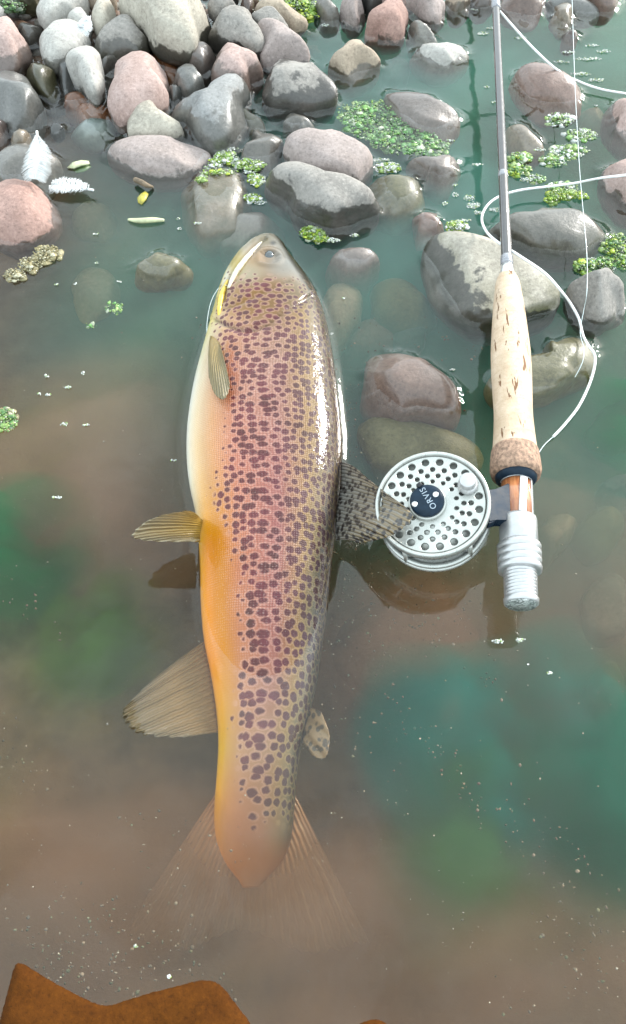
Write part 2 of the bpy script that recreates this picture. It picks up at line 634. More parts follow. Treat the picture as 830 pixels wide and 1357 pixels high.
# (outline, top, bottom, palette, label, options)
STONES = [
    (T(47, 20, 54, 9, 69, 0, 87, -5, 116, -3, 119, 11, 116, 20, 90, 31, 67, 38, 56, 36), .062, .0, 'white', 'long white oval stone cut off by the top edge near the corner', dict(wetz=None)),
    (T(121, 24, 126, 11, 137, 8, 148, 9, 154, 20, 153, 32, 147, 41, 135, 43, 125, 38), .058, .0, 'cream', 'round beige stone tucked against the big cream boulder', dict(wetz=None)),
    (T(87, 36, 91, 26, 101, 22, 112, 25, 120, 35, 119, 44, 100, 46, 88, 44), .052, .0, 'white', 'small whitish stone with a scrap of white fluff on it', dict(wetz=None)),
    (T(51, 61, 59, 43, 77, 37, 108, 38, 118, 47, 121, 62, 117, 75, 92, 88, 72, 91, 58, 82), .056, -.01, 'white', 'pale stone with a grey damp lower half, behind the white egg-shaped stone', dict(wetz=.022, wetamt=.62)),
    (T(-20, 38, 0, 31, 10, 32, 27, 48, 38, 63, 43, 76, 36, 91, 25, 99, 8, 97, -18, 93), .055, -.01, 'pink', 'pinkish stone with a white top cut off by the photo edge', dict(wetz=.034, wetamt=.55)),
    (T(23, 43, 33, 39, 54, 40, 60, 47, 50, 55, 32, 56), .030, -.01, 'grey', 'flat grey stone wedged under the long white oval stone', dict(wetz=9)),
    (T(84, 79, 90, 70, 105, 68, 123, 72, 134, 87, 139, 108, 140, 128, 132, 136, 115, 125, 90, 97), .060, -.01, 'white', 'white egg-shaped stone leaning down towards the water', dict(wetz=.008, wetamt=.6, tilt=(-.2, 0))),
    (T(77, 90, 81, 82, 90, 84, 102, 105, 101, 116, 88, 120, 80, 110), .03, -.02, 'dark', 'small dark mauve stone under the white egg-shaped stone', dict(wetz=9)),
    (T(33, 95, 45, 84, 60, 85, 72, 95, 78, 115, 76, 130, 60, 132, 42, 118), .024, -.02, 'olive', 'wet olive stone with a shiny film between the piled stones', dict(wetz=9, rough=2.2, facets=3)),
    (T(-5, 94, 5, 95, 30, 105, 45, 120, 57, 140, 60, 150, 55, 160, 42, 172, 20, 172, 2, 160, -15, 150, -20, 110), .050, -.03, 'bluegrey', 'big wet grey stone sloping into the water at the photo edge', dict(wetz=9, wetamt=.7, facets=2)),
    (T(152, 10, 153, 0, 178, -12, 217, -17, 255, -4, 273, 15, 278, 33, 275, 50, 271, 66, 253, 69, 217, 62, 197, 56, 178, 39, 165, 31), .085, -.012, 'cream', 'biggest cream boulder with a dark wet underside', dict(wetz=.030, wetamt=.3)),
    (T(124, 66, 130, 50, 142, 38, 159, 33, 174, 36, 186, 46, 200, 61, 192, 73, 168, 77, 140, 79, 128, 77), .05, -.012, 'grey', 'greenish domed stone with a pale cap, below the biggest cream boulder', dict(wetz=.036, wetamt=.5, moss=.8)),
    (T(142, 132, 148, 101, 162, 81, 189, 75, 209, 83, 221, 101, 224, 128, 224, 148, 202, 158, 162, 169, 145, 155), .058, -.02, 'pink', 'large upright pale pink stone with rounded top', dict(wetz=.008, wetamt=.55)),
    (T(167, 153, 171, 141, 182, 136, 197, 139, 223, 157, 240, 165, 246, 174, 242, 184, 211, 184, 182, 182, 170, 180), .034, -.02, 'cream', 'small cream stone standing behind the long flat brown stone', dict(wetz=.006)),
    (T(141, 201, 144, 191, 155, 183, 178, 183, 207, 184, 230, 185, 250, 190, 273, 195, 282, 201, 278, 214, 265, 224, 246, 234, 211, 234, 178, 230, 153, 222, 141, 214), .026, -.025, 'pinkgrey', 'long flat brownish stone shaped like a loaf, lying crosswise', dict(wetz=.001, box=.7)),
    (T(230, 140, 245, 131, 260, 125, 287, 111, 307, 101, 321, 100, 329, 110, 330, 140, 325, 165, 315, 185, 298, 193, 275, 192, 258, 182, 244, 167, 233, 152), .05, -.03, 'bluegrey', 'big blue-grey angular stone with one pale dry corner', dict(wetz=.037, wetamt=.75, facets=2, box=.75)),
    (T(229, 110, 234, 96, 246, 92, 261, 96, 271, 112, 269, 123, 255, 128, 238, 123), .034, -.02, 'bluegrey', 'small oval grey-green stone between the pink stone and the blue-grey one', dict(wetz=9, wetamt=.75)),
    (T(241, 79, 253, 69, 273, 65, 282, 67, 285, 81, 278, 91, 261, 95, 246, 92), .038, -.02, 'pinkgrey', 'wet mauve stone below the corner of the biggest cream boulder', dict(wetz=9, wetamt=.6)),
    (T(274, 52, 282, 37, 291, 21, 303, 16, 316, 20, 334, 31, 345, 46, 353, 64, 351, 79, 341, 79, 324, 73, 305, 70, 287, 66, 276, 60), .062, -.012, 'grey', 'grey stone with a black wet flank, right beside the biggest cream boulder', dict(wetz=.036, wetamt=.28, tilt=(.25, 0))),
    (T(334, 33, 353, 34, 374, 40, 393, 50, 409, 66, 413, 73, 407, 85, 386, 84, 357, 84, 345, 75), .046, -.02, 'pinkgrey', 'smooth grey oval stone sloping to the open water', dict(wetz=.006, wetamt=.35)),
    (T(330, 29, 337, 23, 351, 21, 366, 25, 380, 35, 386, 43, 366, 48, 340, 40), .046, -.01, 'grey', 'thin grey stone peeping out behind the smooth grey oval one', dict(wetz=None)),
    (T(335, 19, 341, 5, 353, 3, 372, 12, 393, 19, 409, 27, 411, 32, 390, 37, 378, 33, 345, 28), .04, -.01, 'tan', 'long tan stone lying against the bright green weed', dict(wetz=.005)),
    (T(278, 106, 283, 87, 291, 69, 303, 63, 312, 67, 328, 75, 343, 85, 350, 96, 345, 108, 334, 120, 305, 118, 285, 112), .05, -.02, 'pink', 'dusky pink stone with a dry peaked top, behind the blue-grey angular stone', dict(wetz=.032, wetamt=.62)),
    (T(274, 12, 283, 4, 299, 1, 312, 7, 315, 14, 301, 22, 280, 22), .05, .0, 'grey', 'small grey-green stone near the top edge above the black-flanked one', dict(wetz=None)),
    (T(346, 125, 356, 98, 371, 81, 388, 79, 412, 89, 435, 105, 452, 125, 442, 142, 408, 148, 371, 143, 349, 137), .052, -.03, 'grey', 'big charcoal stone with a paler top and a white bird dropping', dict(wetz=.036, wetamt=.33)),
    (T(434, 90, 439, 77, 457, 64, 478, 57, 491, 64, 503, 77, 506, 85, 487, 94, 459, 102, 441, 98), .036, -.03, 'tan', 'pinkish tan dome standing alone in open water with a bright rim', dict(wetz=.010, wetamt=.5)),
    (T(481, 37, 491, 25, 507, 12, 524, 5, 536, 10, 542, 21, 539, 35, 534, 45, 512, 47, 495, 46), .045, -.02, 'red', 'salmon pink wedge-shaped stone near the top edge', dict(wetz=.004)),
    (T(450, 14, 458, 0, 470, -6, 480, 8, 483, 21, 472, 30, 455, 23), .045, -.02, 'pinkgrey', 'grey pointed stone beside the salmon pink wedge', dict(wetz=.006, wetamt=.5)),
    (T(536, 4, 543, -5, 570, -8, 587, 0, 591, 13, 582, 24, 565, 27, 546, 16), .045, -.02, 'pinkgrey', 'rough mauve grey block behind the small silvery stone', dict(wetz=.006, facets=3)),
    (T(541, 41, 546, 30, 556, 30, 567, 40, 578, 47, 572, 52, 554, 50), .016, -.03, 'white', 'small silvery stone just breaking the water below the mauve block', dict(wetz=9, wetamt=.75)),
    (T(549, 72, 552, 63, 576, 62, 602, 60, 617, 65, 620, 75, 608, 81, 591, 87, 565, 85, 552, 79), .02, -.03, 'white', 'flat white-topped stone beside the dark rod reflection', dict(wetz=.004, wetamt=.55)),
    (T(505, 132, 511, 124, 533, 120, 560, 124, 584, 132, 600, 142, 612, 156, 608, 166, 596, 175, 576, 179, 547, 171, 523, 154), .014, -.035, 'pinkgrey', 'brown speckled oval stone awash above the green weed mat', dict(wetz=9, wetamt=.75)),
    (T(538, 216, 545, 210, 576, 208, 600, 206, 606, 210, 605, 226, 598, 238, 584, 239, 562, 228), .013, -.03, 'pinkgrey', 'small wedge-shaped stone with a white rim beside the weed mat', dict(wetz=9, wetamt=.8, facets=2)),
    (T(374, 212, 377, 193, 383, 174, 395, 167, 412, 170, 448, 181, 480, 192, 492, 200, 497, 215, 489, 234, 477, 246, 436, 240, 400, 230), .036, -.03, 'pinkgrey', 'brown-grey brick-shaped stone behind the two-toned long boulder', dict(wetz=.004, wetamt=.5, box=.62)),
    (T(345, 246, 354, 229, 371, 217, 400, 216, 427, 223, 456, 236, 485, 251, 506, 268, 512, 279, 494, 294, 465, 305, 441, 306, 412, 294, 386, 282, 369, 263, 352, 257), .046, -.03, 'grey', 'long two-toned boulder, pale above and dark below, just beyond the fish head', dict(wetz=.031, wetamt=.36, box=.74)),
    (T(254, 245, 265, 229, 291, 222, 312, 227, 323, 241, 320, 267, 309, 285, 269, 288, 256, 274), .006, -.05, 'tan', 'rounded stone washed over by water with green scum on its top', dict(wetz=9, wetamt=.8, moss=.6)),
    (T(314, 208, 328, 193, 337, 177, 353, 176, 366, 179, 375, 183, 374, 195, 362, 214, 347, 215, 328, 212), .016, -.03, 'grey', 'shiny wet stone beside the brick-shaped one', dict(wetz=9, wetamt=.6, facets=4)),
    (T(374, 168, 380, 154, 390, 150, 405, 156, 417, 166, 405, 172, 386, 174), .008, -.03, 'grey', 'little wet grey stone under the charcoal stone', dict(wetz=9, wetamt=.6)),
    (T(494, 245, 504, 234, 533, 232, 555, 240, 558, 257, 552, 270, 523, 278, 502, 265), .007, -.04, 'olive', 'olive stone half drowned next to the end of the two-toned boulder', dict(wetz=9, wetamt=.9)),
    (T(550, 289, 562, 281, 579, 285, 584, 298, 576, 308, 557, 306), .004, -.03, 'red', 'small brick red stone above the big pale rock', dict(wetz=9, wetamt=.9, rough=2.5)),
    (T(560, 330, 566, 312, 584, 305, 620, 308, 667, 323, 700, 345, 732, 370, 749, 395, 740, 415, 712, 423, 690, 430, 655, 432, 625, 430, 608, 422, 590, 400, 570, 372, 560, 350), .042, -.04, 'cream', 'largest pale rock, mossy dark below, propping up the fishing rod', dict(wetz=.019, wetamt=.3, moss=1, box=.72, facets=0, rough=.7, tilt=(.12, 0))),
    (T(638, 299, 675, 287, 711, 279, 754, 277, 783, 283, 801, 301, 803, 319, 783, 337, 747, 339, 703, 334, 675, 323, 646, 312), .028, -.03, 'grey', 'long grey-green stone behind the largest pale rock', dict(wetz=9, wetamt=.75, moss=.5, box=.72)),
    (T(750, 380, 776, 364, 797, 354, 816, 366, 826, 388, 830, 406, 808, 428, 783, 430, 765, 413, 751, 395), .04, -.03, 'grey', 'grey wedge with a sharp ridge to the right of the rod', dict(wetz=.004, wetamt=.45, facets=4, box=.9)),
    (T(796, 232, 803, 222, 820, 214, 845, 210, 870, 225, 870, 260, 845, 276, 830, 274, 816, 263, 801, 247), .03, -.03, 'pink', 'pale pink stone under the fly line at the photo edge', dict(wetz=.003)),
    (T(804, 147, 814, 136, 835, 132, 855, 140, 858, 175, 845, 188, 828, 185, 814, 171, 807, 159), .02, -.03, 'pink', 'rosy stone at the photo edge below where the fly line leaves the picture', dict(wetz=.003)),
    (T(679, 101, 686, 92, 700, 84, 722, 83, 741, 92, 759, 105, 772, 121, 772, 133, 759, 140, 732, 138, 709, 135, 690, 125), .02, -.03, 'red', 'pink oval stone under the slanting white fly line', dict(wetz=9, wetamt=.85)),
    (T(672, 171, 680, 164, 695, 166, 707, 179, 723, 196, 715, 204, 701, 200, 680, 183), .004, -.03, 'tan', 'sunken tan stone with its white tip showing right of the rod', dict(wetz=9, wetamt=.9)),
    (T(490, 487, 501, 472, 521, 466, 550, 472, 579, 487, 602, 507, 608, 521, 607, 547, 585, 552, 556, 546, 524, 544, 501, 527, 490, 510), .016, -.045, 'brown', 'dark red-brown stone awash above the reel', dict(wetz=9, wetamt=.85, box=.62, rough=.35)),
    (T(650, 490, 680, 480, 707, 474, 725, 457, 752, 445, 777, 449, 788, 471, 786, 488, 766, 499, 739, 513, 708, 524, 680, 524, 655, 515), .011, -.035, 'olive', 'olive wet slab crossing under the cork grip', dict(wetz=9, wetamt=.95, box=.7)),
    (T(655, -20, 720, -20, 722, 8, 705, 25, 685, 22, 662, 12), .03, -.02, 'brown', 'dark brown stone at the top edge behind the rod', dict(wetz=9, wetamt=.7)),
    (T(720, 6, 732, -4, 760, 0, 782, 6, 800, 14, 786, 19, 754, 15, 731, 13), .012, -.02, 'bluegrey', 'thin flat grey stone at the top edge right of the brown one', dict(wetz=9, wetamt=.8)),
    (T(755, -15, 815, -20, 818, 5, 800, 12, 780, 5), .03, -.02, 'brown', 'brown stone cut by the top edge above the thin flat grey one', dict(wetz=9, wetamt=.8)),
    (T(734, 25, 738, 11, 750, 5, 759, 14, 759, 25, 748, 32), .012, -.02, 'tan', 'small ridged buff stone in the glare below the thin flat grey one', dict(wetz=9, wetamt=.8, facets=2)),
    (T(745, 50, 752, 43, 762, 44, 766, 51, 757, 57), .006, -.02, 'brown', 'tiny brown stone in the glare right of the rod tip', dict(wetz=9)),
    (T(589, 2, 600, -8, 622, -5, 622, 8, 605, 14, 592, 10), .03, -.02, 'tan', 'beige stone at the top edge between the mauve block and the rod', dict(wetz=.008)),
    (T(622, 0, 634, -8, 652, -6, 655, 6, 640, 11, 625, 9), .022, -.02, 'pinkgrey', 'brownish stone at the top edge just left of the rod', dict(wetz=9)),
    (T(20, 0, 45, -8, 65, -3, 54, 8, 29, 10), .05, .0, 'olive', 'dim olive stone in the top corner beside the dark weed', dict(wetz=9)),
    (T(-12, 22, 2, 18, 10, 25, 6, 31, -10, 34), .05, .0, 'white', 'pale sliver of stone at the photo edge above the pinkish white-topped one', dict(wetz=None)),
    (T(507, 5, 515, 0, 530, -3, 532, 6, 520, 9), .055, -.01, 'pink', 'small pink stone peeping over the salmon pink wedge', dict(wetz=None)),
    (T(415, 8, 428, 4, 440, 10, 452, 22, 440, 26, 425, 22), .03, -.02, 'grey', 'grey-green stone between the bright green weed and the pointed stone', dict(wetz=9, wetamt=.8)),
    (T(478, 0, 490, -8, 508, -4, 508, 6, 494, 10, 482, 8), .05, -.01, 'dark', 'dark bluish stone at the top edge behind the salmon pink wedge', dict(wetz=9)),
    (T(119, -2, 125, -10, 148, -10, 152, 2, 140, 7, 124, 6), .066, .0, 'tan', 'beige stone at the top edge above the round beige one', dict(wetz=None)),
    (T(275, 2, 285, -10, 310, -10, 318, -2, 300, 3), .05, .0, 'dark', 'dark stone at the top edge behind the small grey-green one', dict(wetz=9)),
    (T(318, 18, 322, 2, 335, -4, 345, 2, 338, 20, 330, 27), .035, -.01, 'brown', 'dull brown stone between the grey-green one and the long tan stone', dict(wetz=9)),
    (T(-10, 215, 0, 201, 13, 192, 29, 191, 46, 193, 64, 199, 81, 212, 77, 222, 64, 234, 48, 243, 19, 240, 0, 238), .018, -.03, 'grey', 'grey-brown stone with a curled white feather on it', dict(wetz=9, wetamt=.8, box=.7)),
    (T(-25, 290, -18, 258, 0, 240, 19, 239, 38, 243, 58, 255, 73, 272, 77, 290, 73, 303, 58, 317, 35, 327, 15, 325, -10, 318), .026, -.035, 'red', 'big round salmon stone with a wrinkled face at the photo edge', dict(wetz=.003, rough=2.2)),
    (T(66, 173, 72, 169, 82, 168, 86, 174, 80, 179, 70, 180), .007, -.01, 'dark', 'tiny dark stone alone in the water above the feathers', dict(wetz=9)),
    (T(14, 188, 20, 177, 31, 172, 40, 179, 36, 190, 22, 192), .012, -.02, 'tan', 'small yellowish stone behind the stone with the curled feather', dict(wetz=9, wetamt=.8)),
    (T(-8, 160, 2, 158, 8, 166, 6, 182, -8, 186), .02, -.02, 'pink', 'sliver of pink stone at the photo edge under the big wet grey stone', dict(wetz=9)),
    (T(223, 120, 232, 112, 240, 120, 242, 128, 228, 136), .012, -.02, 'bluegrey', 'little slate-blue stone squeezed beside the large upright pink stone', dict(wetz=9)),
    (T(302, 140, 320, 145, 342, 155, 352, 165, 340, 172, 318, 165, 305, 152), .006, -.03, 'olive', 'mottled olive stone in the gap below the dusky pink stone', dict(wetz=9)),
    (T(130, 82, 142, 78, 158, 80, 150, 95, 138, 102, 132, 95), .025, -.02, 'grey', 'grey stone squeezed between the egg-shaped and the large pink stones', dict(wetz=9)),
    # barely or wholly under water
    (T(97, 173, 108, 162, 130, 157, 148, 160, 151, 177, 137, 184, 116, 185, 101, 180), .001, -.03, 'teal', 'blue-green stone just under the water below the rust-coloured patch', dict(wetz=9, wetamt=1)),
    (T(98, 148, 101, 141, 116, 137, 143, 142, 143, 155, 120, 161, 105, 158), .003, -.03, 'rust', 'round rust-orange stone at the foot of the egg-shaped stone', dict(wetz=9, wetamt=.9)),
    (T(85, 133, 92, 125, 105, 124, 115, 132, 108, 140, 92, 140), .008, -.03, 'rust', 'small rusty red stone under the tip of the olive wet stone', dict(wetz=9, wetamt=.8)),
    (T(196, 78, 205, 66, 225, 66, 243, 76, 240, 98, 228, 112, 222, 100, 212, 86), .004, -.03, 'rust', 'rusty red stone standing in for a reflection in the channel below the biggest cream boulder', dict(wetz=9, wetamt=.8)),  # added stone in place of a brown reflection
    (T(176, 358, 192, 345, 209, 335, 229, 340, 250, 354, 223, 372, 189, 367), .004, -.03, 'olive', 'mossy olive stone with a white tip, alone to the left of the fish head', dict(wetz=9, wetamt=.9, rough=2)),
    (T(426, 406, 435, 382, 458, 375, 478, 388, 475, 417, 458, 440, 440, 446, 429, 429), -0.0150, -0.0580, 'tan', 'drowned yellowish oval stone right beside the gill of the fish', dict(wetz=9, wetamt=.9)),
    (T(492, 382, 516, 368, 542, 374, 568, 397, 570, 414, 550, 432, 521, 432, 498, 414), -0.0160, -0.0580, 'olive', 'drowned round grey-olive stone left of the largest pale rock', dict(wetz=9, wetamt=.75)),
    (T(458, 455, 475, 429, 501, 423, 521, 440, 527, 461, 495, 469, 465, 470), -0.0300, -0.0680, 'red', 'drowned reddish stone above the dark red-brown one', dict(wetz=9, wetamt=.75)),
    (T(518, 434, 539, 429, 562, 434, 562, 452, 539, 463, 521, 458), -0.0260, -0.0580, 'teal', 'drowned greenish stone under the round grey-olive one', dict(wetz=9, wetamt=.75)),
    (T(438, 342, 452, 330, 487, 330, 504, 345, 481, 359, 452, 356), 0.0020, -0.0480, 'pinkgrey', 'drowned brown stone with a shining tip, between fish head and pale rock', dict(wetz=9, wetamt=.9, facets=2)),
    (T(470, 565, 500, 548, 560, 560, 610, 573, 630, 592, 610, 620, 560, 635, 500, 620), -.005, -.04, 'olive', 'broad olive slab just under water behind the reel', dict(wetz=9, wetamt=.8, box=.6)),
    (T(785, 560, 800, 542, 830, 530, 850, 545, 845, 580, 805, 588), -0.0320, -0.0720, 'green', 'drowned weedy green stone at the photo edge right of the grip', dict(wetz=9, wetamt=1, rough=2)),
    (T(793, 645, 802, 637, 825, 629, 845, 635, 845, 655, 815, 657, 798, 652), -0.0300, -0.0700, 'dark', 'drowned dark grey stone at the photo edge level with the reel', dict(wetz=9, wetamt=.95)),
    (T(717, 702, 730, 687, 754, 683, 762, 695, 750, 716, 725, 725), -0.0300, -0.0700, 'tan', 'drowned sandy stone just right of the reel seat', dict(wetz=9, wetamt=.95)),
    (T(770, 698, 785, 680, 812, 670, 828, 696, 808, 728, 780, 728), -0.0360, -0.0760, 'olive', 'drowned olive-brown stone between the sandy stone and the photo edge', dict(wetz=9, wetamt=.95)),
    (T(775, 790, 800, 760, 830, 770, 835, 830, 800, 845, 780, 830), -0.0420, -0.0820, 'pinkgrey', 'drowned purplish stone level with the end of the rod', dict(wetz=9, wetamt=.95)),
    (T(775, 920, 790, 890, 815, 880, 828, 910, 815, 950, 785, 950), -0.0360, -0.0760, 'tan', 'drowned yellow-brown stone below the purplish one', dict(wetz=9, wetamt=.95)),
    (T(455, 850, 480, 810, 540, 800, 600, 820, 615, 860, 570, 900, 510, 930, 470, 900), -.050, -.095, 'red', 'big drowned reddish stone below the reel', dict(wetz=9, wetamt=1)),
    (T(95, 285, 110, 268, 140, 272, 150, 290, 130, 310, 100, 305), -0.0360, -0.0760, 'tan', 'drowned buff stone below the floating feather', dict(wetz=9, wetamt=1.2)),
    (T(95, 375, 115, 355, 145, 360, 155, 385, 135, 410, 105, 400), -0.0400, -0.0800, 'pinkgrey', 'drowned pinkish stone left of the mossy olive one', dict(wetz=9, wetamt=1.2)),
    (T(295, 300, 310, 285, 345, 282, 360, 295, 345, 310, 310, 312), -0.0020, -0.0580, 'grey', 'drowned grey stone just above the fish snout', dict(wetz=9, wetamt=.75)),
    (T(768, 160, 770, 150, 795, 146, 803, 158, 795, 166, 775, 164), -0.0300, -0.0700, 'pinkgrey', 'drowned pinkish stone beside the rosy one at the photo edge', dict(wetz=9, wetamt=.95)),
    (T(505, 88, 525, 76, 542, 84, 540, 98, 520, 104, 508, 98), -0.0120, -0.0480, 'teal', 'drowned blue-green stone right of the tan dome', dict(wetz=9, wetamt=.75)),
]
for (pts, top, bot, pal, label, kw) in STONES:
    build_stone(pts, top, bot, pal, label, **kw)

# added rust sheets standing in for a reflection at the near edge
from mathutils.geometry import delaunay_2d_cdt


def reflection_slab(pts, label, seed):
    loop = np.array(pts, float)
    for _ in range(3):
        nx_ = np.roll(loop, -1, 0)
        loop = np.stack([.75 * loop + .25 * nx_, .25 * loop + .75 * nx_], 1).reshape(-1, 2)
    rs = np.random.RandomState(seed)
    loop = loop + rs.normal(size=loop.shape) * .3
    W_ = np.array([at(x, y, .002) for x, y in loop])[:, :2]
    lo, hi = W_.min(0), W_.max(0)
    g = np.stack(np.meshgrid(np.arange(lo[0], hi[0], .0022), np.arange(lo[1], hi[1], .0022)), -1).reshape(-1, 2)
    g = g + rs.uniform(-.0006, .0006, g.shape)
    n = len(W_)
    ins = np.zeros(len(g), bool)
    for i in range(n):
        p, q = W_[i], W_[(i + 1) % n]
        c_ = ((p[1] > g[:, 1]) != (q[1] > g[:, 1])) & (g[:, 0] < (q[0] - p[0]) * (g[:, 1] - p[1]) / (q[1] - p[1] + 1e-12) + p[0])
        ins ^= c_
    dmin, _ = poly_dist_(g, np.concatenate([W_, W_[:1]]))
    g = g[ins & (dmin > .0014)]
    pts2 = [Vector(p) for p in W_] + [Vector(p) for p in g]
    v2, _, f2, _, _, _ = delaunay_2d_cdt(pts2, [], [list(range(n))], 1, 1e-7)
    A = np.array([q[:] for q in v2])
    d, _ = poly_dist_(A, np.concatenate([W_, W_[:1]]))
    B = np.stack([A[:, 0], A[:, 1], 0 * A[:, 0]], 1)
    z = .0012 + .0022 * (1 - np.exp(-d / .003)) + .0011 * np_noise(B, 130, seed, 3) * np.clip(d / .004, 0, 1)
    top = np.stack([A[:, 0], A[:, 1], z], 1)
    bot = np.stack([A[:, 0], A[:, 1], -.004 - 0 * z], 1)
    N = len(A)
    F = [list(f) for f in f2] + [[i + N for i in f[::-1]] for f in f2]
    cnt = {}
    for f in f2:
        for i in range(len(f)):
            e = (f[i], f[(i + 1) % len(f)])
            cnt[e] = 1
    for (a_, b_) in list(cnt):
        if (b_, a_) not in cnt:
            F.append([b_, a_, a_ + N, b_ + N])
    m = stone_mat('reflection_rust', None, 1, seed)
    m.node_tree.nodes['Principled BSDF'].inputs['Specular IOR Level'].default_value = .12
    tag(obj('reflection_slab', np.concatenate([top, bot]), F, m, loc=tuple(top.mean(0))), label, 'stone')


def poly_dist_(Q, line):
    best = np.full(len(Q), 1e9)
    for i in range(len(line) - 1):
        p, q = line[i], line[i + 1]
        d = q - p
        u = np.clip(((Q - p) @ d) / (d @ d + 1e-15), 0, 1)
        w_ = Q - (p + u[:, None] * d)
        best = np.minimum(best, np.hypot(w_[:, 0], w_[:, 1]))
    return best, None


reflection_slab(T(-6, 1375, 4, 1335, 12, 1305, 20, 1275, 30, 1277, 60, 1296, 98, 1317, 136, 1335, 160, 1328, 200, 1315, 238, 1306, 262, 1299, 282, 1299, 296, 1308, 312, 1330, 330, 1352, 345, 1390, 180, 1410), 'rust-orange flat sheet standing in for a reflection at the near edge of the water', 3)
reflection_slab(T(465, 1366, 478, 1355, 496, 1350, 512, 1354, 522, 1368, 490, 1385), 'small rust sheet standing in for a reflection at the near edge below the tail', 4)


# ================================================================== TROUT
yl = [312, 313.5, 316, 320, 328, 340, 358, 385, 415, 445, 480, 515, 560, 600, 640, 665, 690, 720, 760, 800, 850, 900, 950, 985, 1020, 1045, 1075, 1105, 1130, 1146, 1160, 1170, 1176]
xl = [357, 350, 344, 338, 327, 315, 303, 290, 283, 275, 265, 256, 249, 247, 250, 256, 262, 264, 266, 266, 270, 281, 288, 290, 288, 286, 283, 284, 290, 298, 308, 320, 330]
yr = [312, 313.5, 316, 322, 330, 341, 362, 386, 416, 452, 490, 540, 590, 640, 700, 750, 800, 840, 880, 920, 950, 985, 1020, 1060, 1100, 1130, 1146, 1160, 1170, 1176]
xr = [357, 363, 367, 373, 379, 384, 399, 417, 430, 438, 444, 450, 455, 452, 445, 440, 436, 430, 425, 418, 411, 400, 395, 391, 389, 382, 374, 362, 348, 333]
yt = [312, 314, 318, 325, 340, 365, 400, 450, 550, 700, 800, 900, 1000, 1060, 1100, 1150, 1176]
tt = [.0005, .004, .007, .0105, .0150, .020, .0245, .0275, .0295, .0285, .0255, .0205, .015, .0115, .0090, .0055, .001]
yz = [312, 340, 400, 500, 650, 760, 850, 930, 1000, 1060, 1110, 1150]
zc = [.008, .006, .002, .0, -.001, -.005, -.011, -.018, -.025, -.033, -.040, -.044]
NR, NA = 640, 112
t = np.linspace(0, 1, NR)
py_rows = 312 + (1176 - 312) * (0.9 * t + 0.1 * t ** 2) * 1.0
py_rows[:12] = 312 + (py_rows[12] - 312) * (np.arange(12) / 12) ** 1.6
a = np.linspace(-pi, pi, NA, endpoint=False)            # 0 = up, +90 = back, -90 = belly
rows, rowinfo = [], []
XL, XR, TT, ZC = (np.interp(py_rows, p, q) for p, q in ((yl, xl), (yr, xr), (yt, tt), (yz, zc)))


def sm(v, n):
    kx = np.ones(n) / n
    return np.convolve(np.pad(v, n // 2, mode='edge'), kx, mode='valid')[:len(v)]


XLs, XRs, TTs, ZCs = sm(XL, 31), sm(XR, 31), sm(TT, 31), sm(ZC, 31)
bl = np.clip((py_rows - 330) / 25, 0, 1)
XL, XR, TT, ZC = (q * (1 - bl) + qs * bl for q, qs in ((XL, XLs), (XR, XRs), (TT, TTs), (ZC, ZCs)))
FV = np.zeros((NR, NA, 3))
Yrow = np.zeros(NR)
for i in range(NR):
    l, r = at(XL[i], py_rows[i], ZC[i]), at(XR[i], py_rows[i], ZC[i])
    c, hw = (l + r) / 2, (r[0] - l[0]) / 2
    e = 0.86
    sx, cz = np.sign(np.sin(a)) * np.abs(np.sin(a)) ** e, np.sign(np.cos(a)) * np.abs(np.cos(a)) ** e
    FV[i, :, 0] = c[0] + hw * sx
    FV[i, :, 1] = c[1]
    FV[i, :, 2] = ZC[i] + TT[i] * cz
    Yrow[i] = c[1]
arc = np.concatenate([[0], np.cumsum(np.abs(np.diff(Yrow)))])
P = proj(FV.reshape(-1, 3)).reshape(NR, NA, 2)
va = np.tile(a / (pi / 2), (NR, 1))
upper = np.abs(va) <= 1.05


def poly_dist(Q, line):
    line = np.array(line, float)
    best = np.full(len(Q), 1e9)
    side = np.zeros(len(Q))
    for i in range(len(line) - 1):
        p, q = line[i], line[i + 1]
        d = q - p
        u = np.clip(((Q - p) @ d) / (d @ d), 0, 1)
        w_ = Q - (p + u[:, None] * d)
        dist = np.hypot(w_[:, 0], w_[:, 1])
        s = d[0] * (Q[:, 1] - p[1]) - d[1] * (Q[:, 0] - p[0])
        up = dist < best
        best[up], side[up] = dist[up], np.sign(s[up])
    return best, side


Q = P.reshape(-1, 2)
off = np.zeros(len(Q))
gill = spline(T(284, 424, 300, 431, 318, 437, 335, 437, 352, 430, 367, 419, 385, 407, 400, 400, 412, 392), 4)
preop = spline(T(297, 410, 320, 401, 345, 389, 366, 379, 384, 372), 4)
mouth = spline(T(352, 315, 340, 325, 322, 344, 308, 363, 300, 380, 297, 398), 4)
jaw2 = spline(T(346, 326, 332, 341, 320, 357, 312, 373), 4)
for line, depth, wd, step in ((gill, .0020, 3.2, .0009), (preop, .0011, 2.8, .0005), (mouth, .0018, 2.6, .0006), (jaw2, .0009, 2.2, .0)):
    d, s = poly_dist(Q, line)
    off -= depth * np.exp(-(d / wd) ** 2)
    off += step * np.exp(-(d / 9) ** 2) * (s < 0)
ed = np.hypot((Q[:, 0] - 357) / 15, (Q[:, 1] - 341) / 11)
off += .0012 * np.exp(-((ed - 1.0) / .25) ** 2) - .002 * (ed < .8)
off += .0007 * np_noise(FV.reshape(-1, 3), 70, 21, 2) * np.clip((Q[:, 1] - 320) / 60, 0, 1) * np.clip((430 - Q[:, 1]) / 60, 0, 1)
off *= upper.ravel()
nrm = FV - np.stack([(FV[:, :, 0].mean(1)), Yrow, ZC], 1)[:, None, :]
nrm /= np.maximum(np.linalg.norm(nrm, axis=2, keepdims=True), 1e-6)
